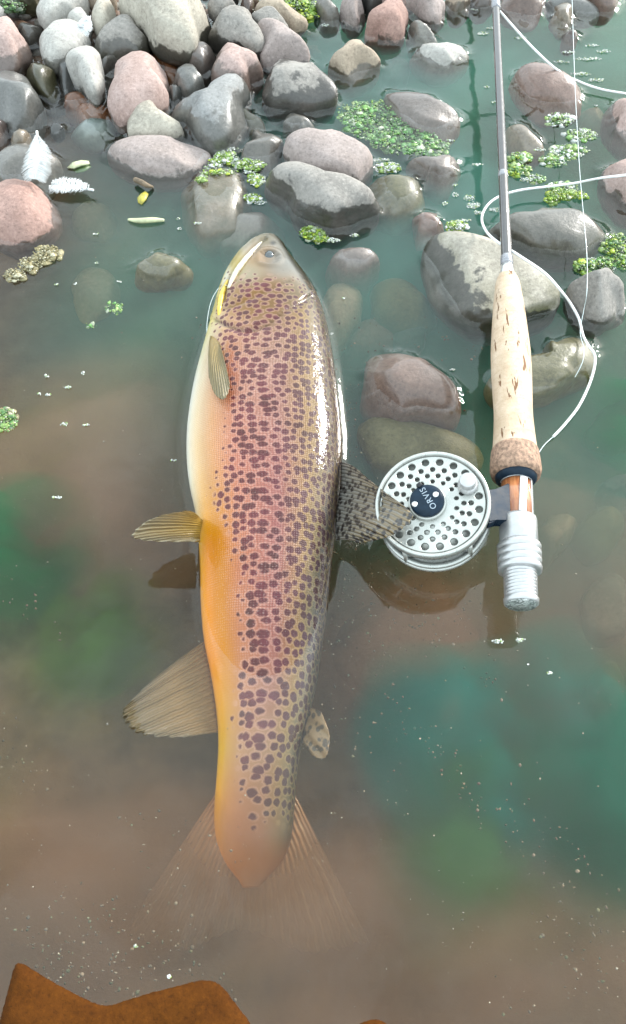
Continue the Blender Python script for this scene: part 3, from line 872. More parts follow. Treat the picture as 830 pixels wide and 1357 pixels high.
FV = FV + nrm * off.reshape(NR, NA)[:, :, None]
# base colours: rows over the picture height, columns over v (-1 belly .. 1 back)
vs = [-2, -1.0, -.8, -.6, -.4, -.2, .1, .36, .52, .62, .70, 1.6]
tab = {
    312: [(.30, .28, .2), (.45, .42, .25), (.5, .46, .28), (.5, .48, .35), (.5, .48, .4), (.55, .52, .45), (.6, .58, .52), (.5, .48, .42), (.3, .28, .2), (.14, .13, .08), (.07, .07, .04), (.05, .05, .03)],
    370: [(.5, .45, .3), (.72, .70, .6), (.70, .55, .2), (.72, .72, .66), (.64, .58, .50), (.42, .30, .19), (.40, .28, .19), (.62, .60, .56), (.66, .67, .66), (.12, .11, .07), (.06, .06, .04), (.05, .05, .03)],
    425: [(.6, .56, .42), (.72, .70, .6), (.70, .58, .24), (.62, .52, .36), (.46, .33, .21), (.42, .27, .18), (.40, .27, .18), (.42, .30, .17), (.34, .28, .2), (.24, .21, .17), (.08, .07, .04), (.05, .05, .03)],
    520: [(.66, .62, .5), (.82, .82, .79), (.81, .80, .74), (.76, .66, .52), (.64, .42, .29), (.55, .32, .25), (.46, .29, .24), (.44, .30, .15), (.36, .28, .17), (.27, .24, .2), (.09, .07, .04), (.05, .05, .03)],
    640: [(.66, .60, .42), (.82, .81, .76), (.81, .76, .64), (.75, .55, .36), (.67, .39, .24), (.56, .27, .21), (.44, .22, .20), (.45, .30, .16), (.36, .29, .19), (.28, .26, .24), (.10, .08, .05), (.05, .05, .03)],
    740: [(.55, .32, .08), (.60, .32, .06), (.62, .34, .08), (.68, .30, .07), (.64, .30, .12), (.56, .27, .19), (.44, .21, .20), (.45, .30, .17), (.36, .30, .2), (.28, .27, .26), (.13, .11, .08), (.06, .05, .03)],
    880: [(.5, .28, .1), (.60, .26, .06), (.66, .29, .07), (.66, .30, .09), (.62, .30, .13), (.55, .28, .19), (.44, .22, .19), (.46, .30, .17), (.36, .30, .21), (.26, .25, .24), (.16, .15, .13), (.08, .07, .05)],
    1000: [(.5, .30, .12), (.58, .36, .1), (.62, .40, .1), (.64, .40, .14), (.62, .38, .2), (.58, .36, .25), (.52, .34, .24), (.48, .34, .2), (.40, .33, .22), (.3, .27, .22), (.2, .18, .14), (.1, .09, .06)],
    1110: [(.6, .3, .12), (.74, .36, .12), (.76, .37, .14), (.74, .36, .16), (.70, .34, .2), (.66, .33, .22), (.6, .33, .24), (.5, .33, .22), (.4, .30, .2), (.3, .24, .18), (.2, .17, .12), (.1, .09, .06)],
    1150: [(.62, .26, .12)] * 12,
    1178: [(.52, .23, .11)] * 12,
    1190: [(.6, .3, .15), (.66, .36, .18), (.68, .38, .2), (.68, .37, .22), (.66, .35, .24), (.64, .34, .25), (.6, .36, .25), (.56, .38, .24), (.5, .36, .22), (.42, .32, .2), (.3, .24, .16), (.2, .16, .1)],
}
keys = sorted(tab)
pyv, vv = np.broadcast_to(py_rows[:, None], (NR, NA)).ravel(), va.ravel()
base = np.zeros((NR * NA, 3))
for ch in range(3):
    colr = np.array([np.interp(vv, vs, [q[ch] for q in tab[kk]]) for kk in keys])
    pos = np.interp(pyv, keys, np.arange(len(keys)))
    i0 = np.clip(pos.astype(int), 0, len(keys) - 2)
    fr = pos - i0
    ar = np.arange(len(pyv))
    base[:, ch] = colr[i0, ar] * (1 - fr) + colr[i0 + 1, ar] * fr
px_, py_ = Q[:, 0], Q[:, 1]


def blob(cx, cy, rx, ry, col_, amt):
    g_ = (amt * np.exp(-(((px_ - cx) / rx) ** 2 + ((py_ - cy) / ry) ** 2) ** 1.5) * UPF)[:, None]
    base[:] = base * (1 - g_) + np.array(col_) * g_


UPF = upper.ravel().astype(float)
mott = np_noise(FV.reshape(-1, 3), 160, 41, 3)
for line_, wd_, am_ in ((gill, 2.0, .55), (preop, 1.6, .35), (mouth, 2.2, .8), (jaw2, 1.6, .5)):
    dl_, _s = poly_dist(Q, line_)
    base *= (1 - am_ * np.exp(-(dl_ / wd_) ** 2) * UPF)[:, None]  # crease shade put into the skin along the gill and mouth lines
base *= (1 + .16 * mott * np.clip((450 - py_) / 60, 0, 1))[:, None]
blob(345, 400, 44, 30, (.25, .15, .068), .9)          # brown gill cover
blob(330, 362, 20, 14, (.50, .46, .36), .7)             # silvery cheek, also imitating wet glare
blob(372, 352, 22, 18, (.46, .45, .41), .7)  # pale patch behind the eye, wet glare put into the skin colour
blob(312, 345, 12, 22, (.42, .33, .12), .8)             # olive-yellow lower jaw
blob(352, 318, 12, 8, (.16, .13, .06), .7)              # dark snout
blob(392, 392, 16, 20, (.24, .19, .13), .6)
blob(362, 322, 4, 3, (.03, .025, .02), .9)               # nostril
blob(306, 492, 10, 44, (.34, .07, .02), .65)            # rusty patch behind the breast fin
crown = np.clip((px_ - np.interp(py_, [312, 330, 341, 362, 386, 416, 452], [362, 374, 379, 392, 408, 421, 430])) / 5, 0, 1) * (py_ < 452) * UPF
base[:] = base * (1 - .85 * crown[:, None]) + np.array([.05, .042, .022]) * .85 * crown[:, None]
lum = base.mean(1, keepdims=True)
base = np.clip(lum + (base - lum) * 1.55, 0.004, 1) * (np.interp(vv, [-1, -.8, -.5, 0, .5], [1.0, .92, .58, .37, .26]))[:, None]
# spot density over the body
edge = np.interp(py_, [380, 430, 470, 520, 600, 660, 700, 760, 850, 950, 1040, 1110], [305, 292, 306, 318, 312, 290, 312, 330, 330, 322, 330, 340])
dens = np.clip((px_ - edge + 20) / 26 + 0.2, 0, 1)
dens *= np.clip((py_ - 340) / 40, 0, 1) * np.clip((1122 - py_) / 60, 0, 1)
dens *= 1 - .55 * np.clip((366 + (px_ - 330) * .25 - py_) / 14, 0, 1)
dens *= np.clip((1.02 - np.abs(vv - 0.0)) * 12, 0, 1) * 0.55 + 0.45
dens[py_ < 436] *= 0.85
reg = (px_ > 296) & (px_ < 316) & (py_ > 455) & (py_ < 535)
dens[reg] = np.maximum(dens[reg], 0.5)
FF = []
for i in range(NR - 1):
    for kx in range(NA):
        FF.append([i * NA + kx, (i + 1) * NA + kx, (i + 1) * NA + (kx + 1) % NA, i * NA + (kx + 1) % NA])
FF.append([kx for kx in range(NA)])
FF.append([(NR - 1) * NA + kx for kx in range(NA)][::-1])

k = NT('trout_skin')
bc = k.n('Attribute', attribute_name='skin_col').outputs['Color']
dn = k.n('Attribute', attribute_name='spot_density').outputs['Fac']
fc = k.n('Attribute', attribute_name='skin_pos').outputs['Vector']
sepv = k.n('SeparateXYZ')
k.l(k.n('Attribute', attribute_name='skin_v').outputs['Vector'], sepv.inputs[0])
vcoord = sepv.outputs['X']
# warped coordinates make the spots ragged
nz = k.n('TexNoise')
nz.inputs['Scale'].default_value = 420
nz.inputs['Detail'].default_value = 2
k.l(fc, nz.inputs['Vector'])
add = k.n('VectorMath', operation='MULTIPLY_ADD')
add.inputs[1].default_value = (0.0022, 0.0022, 0)
k.l(nz.outputs['Color'], add.inputs[0])
k.l(fc, add.inputs[2])
vo = k.n('TexVoronoi', voronoi_dimensions='2D', feature='F1')
vo.inputs['Scale'].default_value = 174
vo.inputs['Randomness'].default_value = 0.62
k.l(add.outputs[0], vo.inputs['Vector'])
dist = vo.outputs['Distance']
sepc = k.n('SeparateColor')
k.l(vo.outputs['Color'], sepc.inputs[0])
rsize = k.rng(sepc.outputs[0], 0, 1, -0.12, 0.07)
thr = k.math('ADD', k.math('MULTIPLY', dn, 0.44), rsize)
ratio = k.math('SUBTRACT', thr, dist)
spot = k.math('MULTIPLY', k.rng(ratio, -0.09, 0.13, 0, 1, True), k.rng(dn, 0.12, 0.3))
keep = k.rng(k.math('SUBTRACT', dn, sepc.outputs[1]), -0.3, -0.15)
spot = k.math('MULTIPLY', spot, keep)
halo = k.math('MULTIPLY', k.rng(ratio, -0.22, -0.06, 0, 1, True), k.rng(dn, 0.2, 0.6))
scol = k.mix(k.rng(vcoord, -0.1, 0.75), (0.085, 0.010, 0.015), (0.022, 0.017, 0.028))
scol = k.mix(k.rng(k.noise(fc, 60, 3), 0.4, 0.7), scol, (0.035, 0.007, 0.006))
# fine scales
sxy = k.n('SeparateXYZ')
wv = k.n('VectorMath', operation='MULTIPLY_ADD')
wv.inputs[1].default_value = (0.0016, 0.0016, 0)
nz3 = k.n('TexNoise')
nz3.inputs['Scale'].default_value = 160
k.l(fc, nz3.inputs['Vector'])
k.l(nz3.outputs['Color'], wv.inputs[0])
k.l(fc, wv.inputs[2])
k.l(wv.outputs[0], sxy.inputs[0])
KS = 2 * pi / 0.0030
pa_ = k.math('SINE', k.math('MULTIPLY', k.math('ADD', sxy.outputs['X'], sxy.outputs['Y']), KS))
pb_ = k.math('SINE', k.math('MULTIPLY', k.math('SUBTRACT', sxy.outputs['X'], sxy.outputs['Y']), KS))
scale_d = k.math('ADD', k.math('MULTIPLY', k.math('MULTIPLY', pa_, pb_), 0.5), k.math('MULTIPLY', k.noise(fc, 700, 2), 0.5))
rowpos = k.n('SeparateXYZ')
k.l(fc, rowpos.inputs[0])
bodymask = k.math('MULTIPLY', k.rng(rowpos.outputs['X'], 0.105, 0.13), k.rng(rowpos.outputs['X'], 0.40, 0.33))
scl = k.math('MULTIPLY', k.math('MULTIPLY', k.rng(scale_d, 0.28, 0.5), bodymask), k.rng(k.noise(fc, 55, 2), 0.35, 0.6))
c = k.mix(k.math('MULTIPLY', halo, 0.24), bc, k.mix(k.rng(vcoord, .1, .4), (0.52, 0.30, 0.24), (0.40, 0.27, 0.12)))
c = k.mix(k.math('MULTIPLY', spot, 0.94), c, scol)
c = k.mix(k.math('MULTIPLY', scl, k.rng(spot, 0, 1, 0.30, 0.10)), c, k.mix(0.55, c, (0.62, 0.44, 0.38)))
glint = k.math('MULTIPLY', k.rng(k.noise(fc, 900, 2), 0.60, 0.70), bodymask)
c = k.mix(k.math('MULTIPLY', glint, 0.18), c, (0.7, 0.55, 0.5))
k.set('Base Color', c)
k.set('Roughness', 0.38)
k.set('Specular IOR Level', 0.12)
k.set('Coat Weight', 0.75)
k.set('Coat Roughness', 0.08)
k.set('Coat IOR', 1.4)
hn = k.bump(k.math('ADD', k.math('MULTIPLY', scale_d, bodymask), k.math('MULTIPLY', spot, -0.25)), 0.55, 0.00045)
k.set('Normal', k.bump(k.noise(fc, 60, 3), 0.25, 0.0022, hn))
k.t.nodes[-1]
cn_ = k.bump(k.noise(fc, 130, 3, 0.6), 0.32, 0.0016)
k.set('Coat Normal', cn_)
SKIN = k.m

TL = at(350, 600, 0)
trout = empty('brown_trout', tuple(TL), 'large spotted brown trout lying on its side in the shallows', 'fish')
body = obj('body', FV.reshape(-1, 3), FF, SKIN, trout)
vec_attr(body, 'skin_col', base, 'FLOAT_COLOR')
vec_attr(body, 'spot_density', dens, 'FLOAT')
half = (FV[:, :, 0].max(1) - FV[:, :, 0].min(1)) / 2
lat = np.broadcast_to(half[:, None], (NR, NA)) * va * 1.5
vec_attr(body, 'skin_pos', np.stack([np.broadcast_to(arc[:, None], (NR, NA)).ravel(), lat.ravel(), np.zeros(NR * NA)], 1))
vec_attr(body, 'skin_v', np.stack([vv, pyv, 0 * vv], 1))
FLAT = FV.reshape(-1, 3)
PQ = proj(FLAT)
UPM = upper.ravel()


def on_fish(x, y, lift=0.0):
    d = (PQ[:, 0] - x) ** 2 + (PQ[:, 1] - y) ** 2 + 1e6 * (~UPM)
    i = int(np.argmin(d))
    return at(x, y, FLAT[i, 2] + lift)


def fin_mat(name, c0, c1, spots=0.0, alpha=0.9, rays=60, rayc=(0.5, 0.42, 0.25), coat=0.7, base_solid=False):
    k = NT(name)
    uv = k.n('Attribute', attribute_name='fin_uv').outputs['Vector']
    s = k.n('SeparateXYZ')
    k.l(uv, s.inputs[0])
    u, v = s.outputs['X'], s.outputs['Y']
    wob = k.math('ADD', u, k.math('MULTIPLY', k.noise(uv, 6, 2), 0.03))
    ray = k.math('SINE', k.math('MULTIPLY', wob, rays * 2 * pi / 2))
    rayf = k.rng(ray, 0.1, 0.9)
    c = k.mix(v, c0, c1)
    c = k.mix(k.math('MULTIPLY', rayf, 0.55), c, rayc)
    if spots:
        obc = k.n('TexCoord').outputs['Object']
        vo = k.n('TexVoronoi', feature='F1')
        vo.inputs['Scale'].default_value = 240
        k.l(obc, vo.inputs['Vector'])
        sp = k.rng(vo.outputs['Distance'], 0.5, 0.36)
        c = k.mix(k.math('MULTIPLY', sp, spots), c, (0.02, 0.016, 0.014))
    k.set('Base Color', c)
    k.set('Roughness', 0.35)
    k.set('Coat Weight', coat)
    k.set('Coat Roughness', 0.12)
    k.set('Normal', k.bump(ray, 0.7, 0.0012))
    k.set('Transmission Weight', 0.0)
    if alpha < 1:
        al = k.rng(rayf, 0, 1, alpha - 0.15, min(1, alpha + 0.15))
        if base_solid:
            al = k.math('MAXIMUM', al, k.rng(v, 0.55, 0.15))
        k.set('Alpha', al)
    return k.m


def fin(name, basep, tipp, mat, parent, bulge=(0, 0, 0), n=48, m=22, ragged=0.04, curl=0.0004, thick=0.0006, label=None, rays=24):
    B, Tp = spline(basep, 10), spline(tipp, 10)
    rs = lambda A, q: np.stack([np.interp(np.linspace(0, 1, q), np.linspace(0, 1, len(A)), A[:, j]) for j in range(3)], 1)
    B, Tp = rs(B, n), rs(Tp, n)
    u, v = np.meshgrid(np.linspace(0, 1, n), np.linspace(0, 1, m))
    rag = 1 - ragged * np.abs(np.sin(np.linspace(0, 1, n) * pi * rays / 2 + 0.4)) * nrs.uniform(0.3, 1, n)
    V = B[None] * (1 - v[..., None]) + Tp[None] * v[..., None]
    V = B[None] + (V - B[None]) * (1 - (1 - rag)[None, :, None] * v[..., None] ** 3)
    V = V + np.array(bulge)[None, None] * (4 * v * (1 - v) * 0.8 + 0.0)[..., None]
    e1 = Tp[n // 2] - B[n // 2]
    e2 = B[-1] - B[0]
    nn = np.cross(e1, e2)
    nn /= np.linalg.norm(nn)
    V = V + nn[None, None] * (curl * np.sin(u * pi * rays) * v + 2.0 * curl * np.sin(u * 5 + v * 3))[..., None]
    V = V.reshape(-1, 3)
    nq = np.tile(nn, (len(V), 1))
    tv = (thick * (1 - 0.7 * v)).ravel()[:, None] / 2
    VV = np.concatenate([V + nq * tv, V - nq * tv])
    F, N = [], n * m
    for j in range(m - 1):
        for i in range(n - 1):
            q = [j * n + i, j * n + i + 1, (j + 1) * n + i + 1, (j + 1) * n + i]
            F.append(q)
            F.append([x + N for x in q[::-1]])
    rim = [i for i in range(n)] + [j * n + n - 1 for j in range(1, m)] + [(m - 1) * n + i for i in range(n - 2, -1, -1)] + [j * n for j in range(m - 2, 0, -1)]
    for i in range(len(rim)):
        p, q = rim[i], rim[(i + 1) % len(rim)]
        F.append([q, p, p + N, q + N])
    o = obj(name, VV, F, mat, parent)
    uvv = np.stack([u.ravel(), v.ravel(), 0 * u.ravel()], 1)
    vec_attr(o, 'fin_uv', np.concatenate([uvv, uvv]))
    if label:
        o['label'] = label
    return o


FIN_GREY = fin_mat('pectoral_fin_skin', (0.34, 0.22, 0.04), (0.26, 0.20, 0.09), 0, 1, 26, (0.10, 0.085, 0.05), .5)
FIN_WHITE = fin_mat('pelvic_fin_skin', (0.42, 0.25, 0.02), (0.40, 0.34, 0.22), 0, 1, 30, (0.16, 0.11, 0.04), 1.0)
FIN_ANAL = fin_mat('anal_fin_skin', (0.30, 0.17, 0.06), (0.13, 0.10, 0.05), 0, 0.75, 34, (0.09, 0.06, 0.03), 0)
FIN_DORSAL = fin_mat('dorsal_fin_skin', (0.17, 0.165, 0.15), (0.22, 0.15, 0.06), 0.97, 1, 44, (0.20, 0.195, 0.18), 1.0)
FIN_TAIL = fin_mat('tail_fin_skin', (0.50, 0.21, 0.09), (0.26, 0.18, 0.125), 0, 0.45, 60, (0.20, 0.11, 0.06), 0, True)
FIN_ADI = fin_mat('adipose_fin_skin', (0.20, 0.13, 0.07), (0.20, 0.12, 0.05), 0.8, 1, 6, (0.18, 0.12, 0.06), 0)

fin('pectoral_fin', [on_fish(279, 446, .001), on_fish(284, 447, .002), on_fish(289, 452, .002)],
    [on_fish(277, 500, .004), on_fish(284, 522, .006), on_fish(296, 529, .008), on_fish(305, 514, .007), on_fish(302, 492, .006)], FIN_GREY, trout, (0, 0, .004), n=40, ragged=.02)
fin('pelvic_fin', [at(266, 688, .010), at(272, 700, .006), at(280, 717, .002)],
    [at(245, 677, .050), at(215, 682, .050), at(192, 692, .046), at(175, 711, .034), at(205, 718, .016), at(262, 719, .003)], FIN_WHITE, trout, (0, 0, .003), n=70, ragged=.03, curl=.0007)
fin('anal_fin', [at(270, 850, -.012), at(281, 900, -.016), at(290, 970, -.018)],
    [at(196, 906, -.006), at(166, 935, .0015), at(161, 948, .003), at(172, 966, .002), at(200, 977, -.001), at(245, 978, -.008)], FIN_ANAL, trout, (0, 0, .001), n=70, ragged=.08, curl=.0005)
fin('dorsal_fin', [at(452, 612, .008), at(450, 645, .006), at(446, 680, .004), at(446, 717, .003)],
    [at(482, 630, .030), at(515, 655, .046), at(549, 683, .056), at(531, 704, .050), at(505, 714, .036), at(475, 720, .016)], FIN_DORSAL, trout, (0, 0, .004), n=80, ragged=.03, curl=.00035)
fin('adipose_fin', [at(410, 938, -.016), at(405, 960, -.018), at(404, 985, -.02)],
    [at(426, 944, -.008), at(438, 975, -.008), at(432, 1003, -.010), at(414, 1003, -.014)], FIN_ADI, trout, (0, 0, .002), n=24, ragged=0, thick=.002)
fin('tail_fin', [at(287, 1050, -.034), at(300, 1105, -.040), at(335, 1128, -.042), at(372, 1105, -.040), at(390, 1050, -.034)],
    [at(160, 1240, -.046), at(240, 1262, -.050), at(320, 1235, -.052), at(410, 1265, -.050), at(492, 1252, -.046)], FIN_TAIL, trout, (0, 0, 0), n=110, ragged=.05, curl=.0007, rays=44)

# eye: eyeball, iris ring and pupil
EYE_W = simple('eye_iris', (0.10, 0.09, 0.06), 0.2, 0.3, .2, 300, 0, coat=1)
PUP = simple('eye_pupil', (0.05, 0.06, 0.065), 0.05, 0, .1, 300, 0, coat=1)
ec = on_fish(357, 341, -.003)
en = np.array([-0.1, -0.15, 1.0])
U, F3 = ICO[3]
ed_, eu, ev = frame(en)
eye = obj('eye', ec + U @ np.stack([eu * .0060, ev * .0050, ed_ * .0038]), F3, EYE_W, trout)
obj('pupil', ec + ed_ * .0024 + U @ np.stack([eu * .0046, ev * .0038, ed_ * .0018]), F3, PUP, eye)
# jaw bone plate along the mouth, and yellow lower jaw edge
JAW = simple('jaw_skin', (0.55, 0.50, 0.36), 0.3, 0, .3, 200, .3, coat=.8)
pl_ = [on_fish(x, y, .0006) for x, y in T(347, 321, 335, 333, 322, 348, 311, 364, 303, 382)]
V, F = tube(spline(pl_, 8), [.0009, .0019, .0022, .0022, .0012], 10)
obj('jaw_bone', V, F, JAW, trout)
YEL = simple('throat_skin', (0.62, 0.42, 0.03), 0.3, 0, .2, 150, .2, coat=.8)
pl_ = [on_fish(x, y, -.0002) for x, y in T(302, 371, 297, 384, 293, 396, 291, 409, 290, 418)]
V, F = tube(spline(pl_, 8), [.0008, .0021, .0026, .0020, .0006], 10)
obj('throat_fold', V, F, YEL, trout)


# ================================================================== FLY ROD
M_CORK = NT('cork')
k = M_CORK
cc_ = k.n('TexCoord').outputs['Object']
v1 = k.noise(cc_, 120, 5, .7)
mp = k.n('Mapping')
mp.inputs['Scale'].default_value = (1.0, 0.22, 1.0)
k.l(cc_, mp.inputs['Vector'])
v2 = k.noise(mp.outputs['Vector'], 260, 3, .6, .3)
v3 = k.noise(cc_, 900, 2)
c = k.mix(k.rng(v1, .3, .7), (0.50, 0.36, 0.24), (0.64, 0.50, 0.37))
c = k.mix(k.math('MULTIPLY', k.rng(v3, .55, .7), .4), c, (0.42, 0.27, 0.15))
pit = k.rng(v2, 0.615, 0.655)
c = k.mix(pit, c, (0.16, 0.075, 0.03))
ringc = k.n('TexWave', wave_type='BANDS', bands_direction='Y')
ringc.inputs['Scale'].default_value = 25
ringc.inputs['Distortion'].default_value = .2
k.l(cc_, ringc.inputs['Vector'])
c = k.mix(k.math('MULTIPLY', k.rng(ringc.outputs['Fac'], .06, .0), .14), c, (0.30, 0.18, 0.1))
c = k.mix(k.math('MULTIPLY', k.rng(k.noise(cc_, 40, 4), .5, .7), .35), c, (0.36, 0.25, 0.15))
k.set('Base Color', c)
k.set('Roughness', .75)
k.set('Normal', k.bump(k.math('SUBTRACT', v1, pit), .5, .0012))
M_CORK = k.m
M_CORKD = simple('dark_cork', (0.30, 0.19, 0.13), .8, 0, .55, 420, .5, .0008)
M_WOOD = NT('reel_seat_wood')
k = M_WOOD
cc_ = k.n('TexCoord').outputs['Object']
mp = k.n('Mapping')
mp.inputs['Scale'].default_value = (6, 0.7, 6)
k.l(cc_, mp.inputs['Vector'])
g_ = k.noise(mp.outputs['Vector'], 60, 5, .6, 1.2)
k.set('Base Color', k.mix(k.rng(g_, .35, .65), (0.30, 0.09, 0.03), (0.52, 0.21, 0.08)))
k.set('Roughness', .3)
k.set('Coat Weight', 1.0)
k.set('Coat Roughness', .04)
M_WOOD = k.m
M_ALU = simple('brushed_aluminium', (0.66, 0.67, 0.68), .34, .85, .06, 300, .08)
M_ALUM = simple('matte_aluminium', (0.50, 0.50, 0.50), .38, .75, .08, 300, .1)
M_DARKMET = simple('blued_metal', (0.008, 0.020, 0.036), .45, .0, .25, 200, .1)
M_GRAPH = simple('graphite_blank', (0.07, 0.065, 0.065), .12, .3, .1, 200, 0, coat=1)
M_SILK = simple('thread_wrap', (0.25, 0.25, 0.27), .25, .3, .2, 900, .2, coat=.8)
M_GLIT = NT('sparkle_cap')
k = M_GLIT
cc_ = k.n('TexCoord').outputs['Object']
g_ = k.n('TexVoronoi')
g_.inputs['Scale'].default_value = 900
k.l(cc_, g_.inputs['Vector'])
sc_ = k.n('SeparateColor')
k.l(g_.outputs['Color'], sc_.inputs[0])
k.set('Base Color', k.mix(k.rng(sc_.outputs[0], .2, .9), (0.16, 0.18, 0.17), (0.62, 0.64, 0.62)))
k.set('Roughness', .35)
k.set('Metallic', .5)
k.set('Normal', k.bump(sc_.outputs[1], .6, .0006))
M_GLIT = k.m

B0 = at(691, 797, .028)                 # centre of the butt cap's face
B1 = at(661, 98, .0525)
RD = B1 - B0
RLEN = np.linalg.norm(RD)
RD = RD / RLEN


def rod_t(py):                          # distance along the rod for a picture height
    lo, hi = -0.05, 2.0
    for _ in range(50):
        mid = (lo + hi) / 2
        if proj(B0 + RD * mid)[0, 1] > py:
            lo = mid
        else:
            hi = mid
    return lo


def rod_r(py, wpx):
    return wpx / 2 * mpp(B0 + RD * rod_t(py))


def prof(items):
    return [(rod_t(y), rod_r(y, w_)) for y, w_ in items]


rod = empty('fly_rod', tuple(B0), 'fly fishing rod with cork grip and silver reel propped over the stones', 'fishing rod')
tE = rod_t(370)
blank = [(rod_t(384), rod_r(384, 12)), (rod_t(340), rod_r(340, 15)), (rod_t(230), rod_r(230, 12.5)), (rod_t(5), rod_r(5, 9.5)), (1.35, .0022), (2.0, .0012)]
V, F = lathe(B0, RD, blank, 20)
obj('rod_blank', V, F, M_GRAPH, rod)
for (y0, y1, wpx) in ((352, 340, 17), (236, 228, 13.6), (12, -6, 12.5)):
    V, F = lathe(B0, RD, [(rod_t(y0), rod_r(y0, wpx - 2)), (rod_t(y0 - 1.5), rod_r(y0, wpx)), (rod_t(y1 + 1.5), rod_r(y1, wpx)), (rod_t(y1), rod_r(y1, wpx - 2))], 20)
    obj('thread_wrap', V, F, M_SILK, rod)
V, F = lathe(B0, RD, [(rod_t(372), rod_r(372, 19)), (rod_t(368), rod_r(366, 20)), (rod_t(357), rod_r(357, 17)), (rod_t(352), rod_r(352, 15.5))], 24)
obj('winding_check', V, F, M_ALU, rod)
pr_ = prof([(600, 60), (585, 56), (551, 51), (520, 52), (496, 53), (470, 52), (455, 50), (413, 42), (390, 36), (379, 33), (372, 29), (366, 23)])
pr_ = spline([(q[0], q[1], 0) for q in pr_], 6)[:, :2]
V, F = lathe(B0, RD, [tuple(q) for q in pr_], 48)
obj('cork_grip', V, F, M_CORK, rod)
V, F = lathe(B0, RD, prof([(633, 52), (631, 64), (624, 68), (612, 66), (600, 62.5), (597, 60)]), 48)
obj('grip_ring', V, F, M_CORKD, rod)
M_DARKMET.node_tree.nodes['Principled BSDF'].inputs['Specular IOR Level'].default_value = .2
V, F = lathe(B0, RD, prof([(640, 46), (636, 54), (630, 56)]), 40)
obj('seat_collar', V, F, M_DARKMET, rod)
V, F = lathe(B0, RD, prof([(700, 41), (630, 40)]), 40)
obj('wood_insert', V, F, M_WOOD, rod)
# bright slotted sleeve over the wood insert: two strips and a ring
d_, u_, v_ = frame(RD)
if u_[0] < 0:
    u_, v_ = -u_, -v_


def sleeve(a0, a1, ya, yb, wpx, taper=0):
    V, F, n, m = [], [], 16, 14
    for j in range(m):
        y = ya + (yb - ya) * j / (m - 1)
        r = rod_r(y, wpx)
        sh = taper * (j / (m - 1))
        for i in range(n):
            q = a0 + sh + (a1 - a0) * i / (n - 1)
            for rr in (r, r - .0008):
                V.append(B0 + RD * rod_t(y) + (u_ * sin(q) + np.array([0, 0, 1]) * cos(q)) * rr)
    for j in range(m - 1):
        for i in range(n - 1):
            b = 2 * (j * n + i)
            F.append([b, b + 2, b + 2 * n + 2, b + 2 * n])
            F.append([b + 1, b + 2 * n + 1, b + 2 * n + 3, b + 3])
    for j in range(m - 1):
        for i in (0, n - 1):
            b = 2 * (j * n + i)
            F.append([b, b + 1, b + 2 * n + 1, b + 2 * n] if i else [b, b + 2 * n, b + 2 * n + 1, b + 1])
    return np.array(V), F


obj('seat_strip', *join([sleeve(-.15, .35, 692, 632, 42.5, .25), sleeve(-1.5, 1.5, 642, 634, 43), sleeve(.95, 1.5, 692, 632, 42.5)]), M_ALUM, rod)
V, F = lathe(B0, RD, prof([(722, 47), (720, 51), (692, 50), (688, 48.5), (687.5, 43)]), 40)
obj('lock_hood', V, F, M_ALUM, rod)
it_ = []
for q in range(4):
    y = 758 - q * 9
    it_ += [(y, 53), (y - 1.2, 58), (y - 6.5, 58.5), (y - 7.6, 55)]
V, F = lathe(B0, RD, prof([(759, 46)] + it_ + [(721, 50)]), 44)
obj('lock_nut', V, F, M_ALUM, rod)
it_ = [(795, 43)]
y = 792
while y > 752:
    it_ += [(y, 41), (y - 1.2, 44.5), (y - 2.6, 44.5), (y - 3.6, 41)]
    y -= 4.4
V, F = lathe(B0, RD, prof(it_), 40)
obj('threaded_barrel', V, F, M_ALUM, rod)
V, F = lathe(B0, RD, [(-.0022, rod_r(797, 40)), (-.0015, rod_r(797, 46)), (.0012, rod_r(797, 47)), (.0020, rod_r(797, 43))], 40)
cap = obj('butt_cap', V, F, M_ALUM, rod)
V, F = lathe(B0, RD, [(-.0026, rod_r(797, 40)), (-.0021, rod_r(797, 41))], 40)
obj('cap_face', V, F, M_GLIT, cap)
# stripping guide hanging below the rod further up
tg = rod_t(-80)
G = B0 + RD * tg
ring = []
for q in range(33):
    an = 2 * pi * q / 32
    ring.append(G + np.array([-.012, 0, -.012]) + np.array([cos(an) * .006, .001 * sin(an), sin(an) * .006]))
V, F = join([tube(ring, .0008, 8), tube([G + RD * .02, G + RD * .005 + np.array([-.006, 0, -.007]), G + np.array([-.008, 0, -.008])], .0007, 6), tube([G - RD * .02, G - RD * .005 + np.array([-.006, 0, -.007]), G + np.array([-.008, 0, -.008])], .0007, 6)])
obj('line_guide', V, F, M_SILK, rod)

# ---- reel
RN = np.array([-.19, -.15, 1.0])
RN /= np.linalg.norm(RN)
RC = at(573, 666, .046)
RR = 76.5 * mpp(RC)
EX = RD - RN * (RN @ RD)
EX /= np.linalg.norm(EX)
EY = np.cross(RN, EX)
reelM = Matrix(((EX[0], EY[0], RN[0]), (EX[1], EY[1], RN[1]), (EX[2], EY[2], RN[2])))


def L2W(V):
    V = np.asarray(V, float)
    return RC + V[:, :1] * EX + V[:, 1:2] * EY + V[:, 2:3] * RN


def face_xy(px, py, h=0.0):
    q = at_plane(px, py, RC + RN * h, RN) - RC
    return q @ EX, q @ EY


def curve_mesh(outer, holes, ext, bevel):
    cu = bpy.data.curves.new('tmp', 'CURVE')
    cu.dimensions = '2D'
    cu.fill_mode = 'BOTH'
    cu.extrude = ext
    cu.bevel_depth = bevel
    cu.bevel_resolution = 1
    for loop in [outer] + holes:
        s = cu.splines.new('POLY')
        s.points.add(len(loop) - 1)
        for p, q in zip(s.points, loop):
            p.co = (q[0], q[1], 0, 1)
        s.use_cyclic_u = True
    return curve_to_arrays(cu)


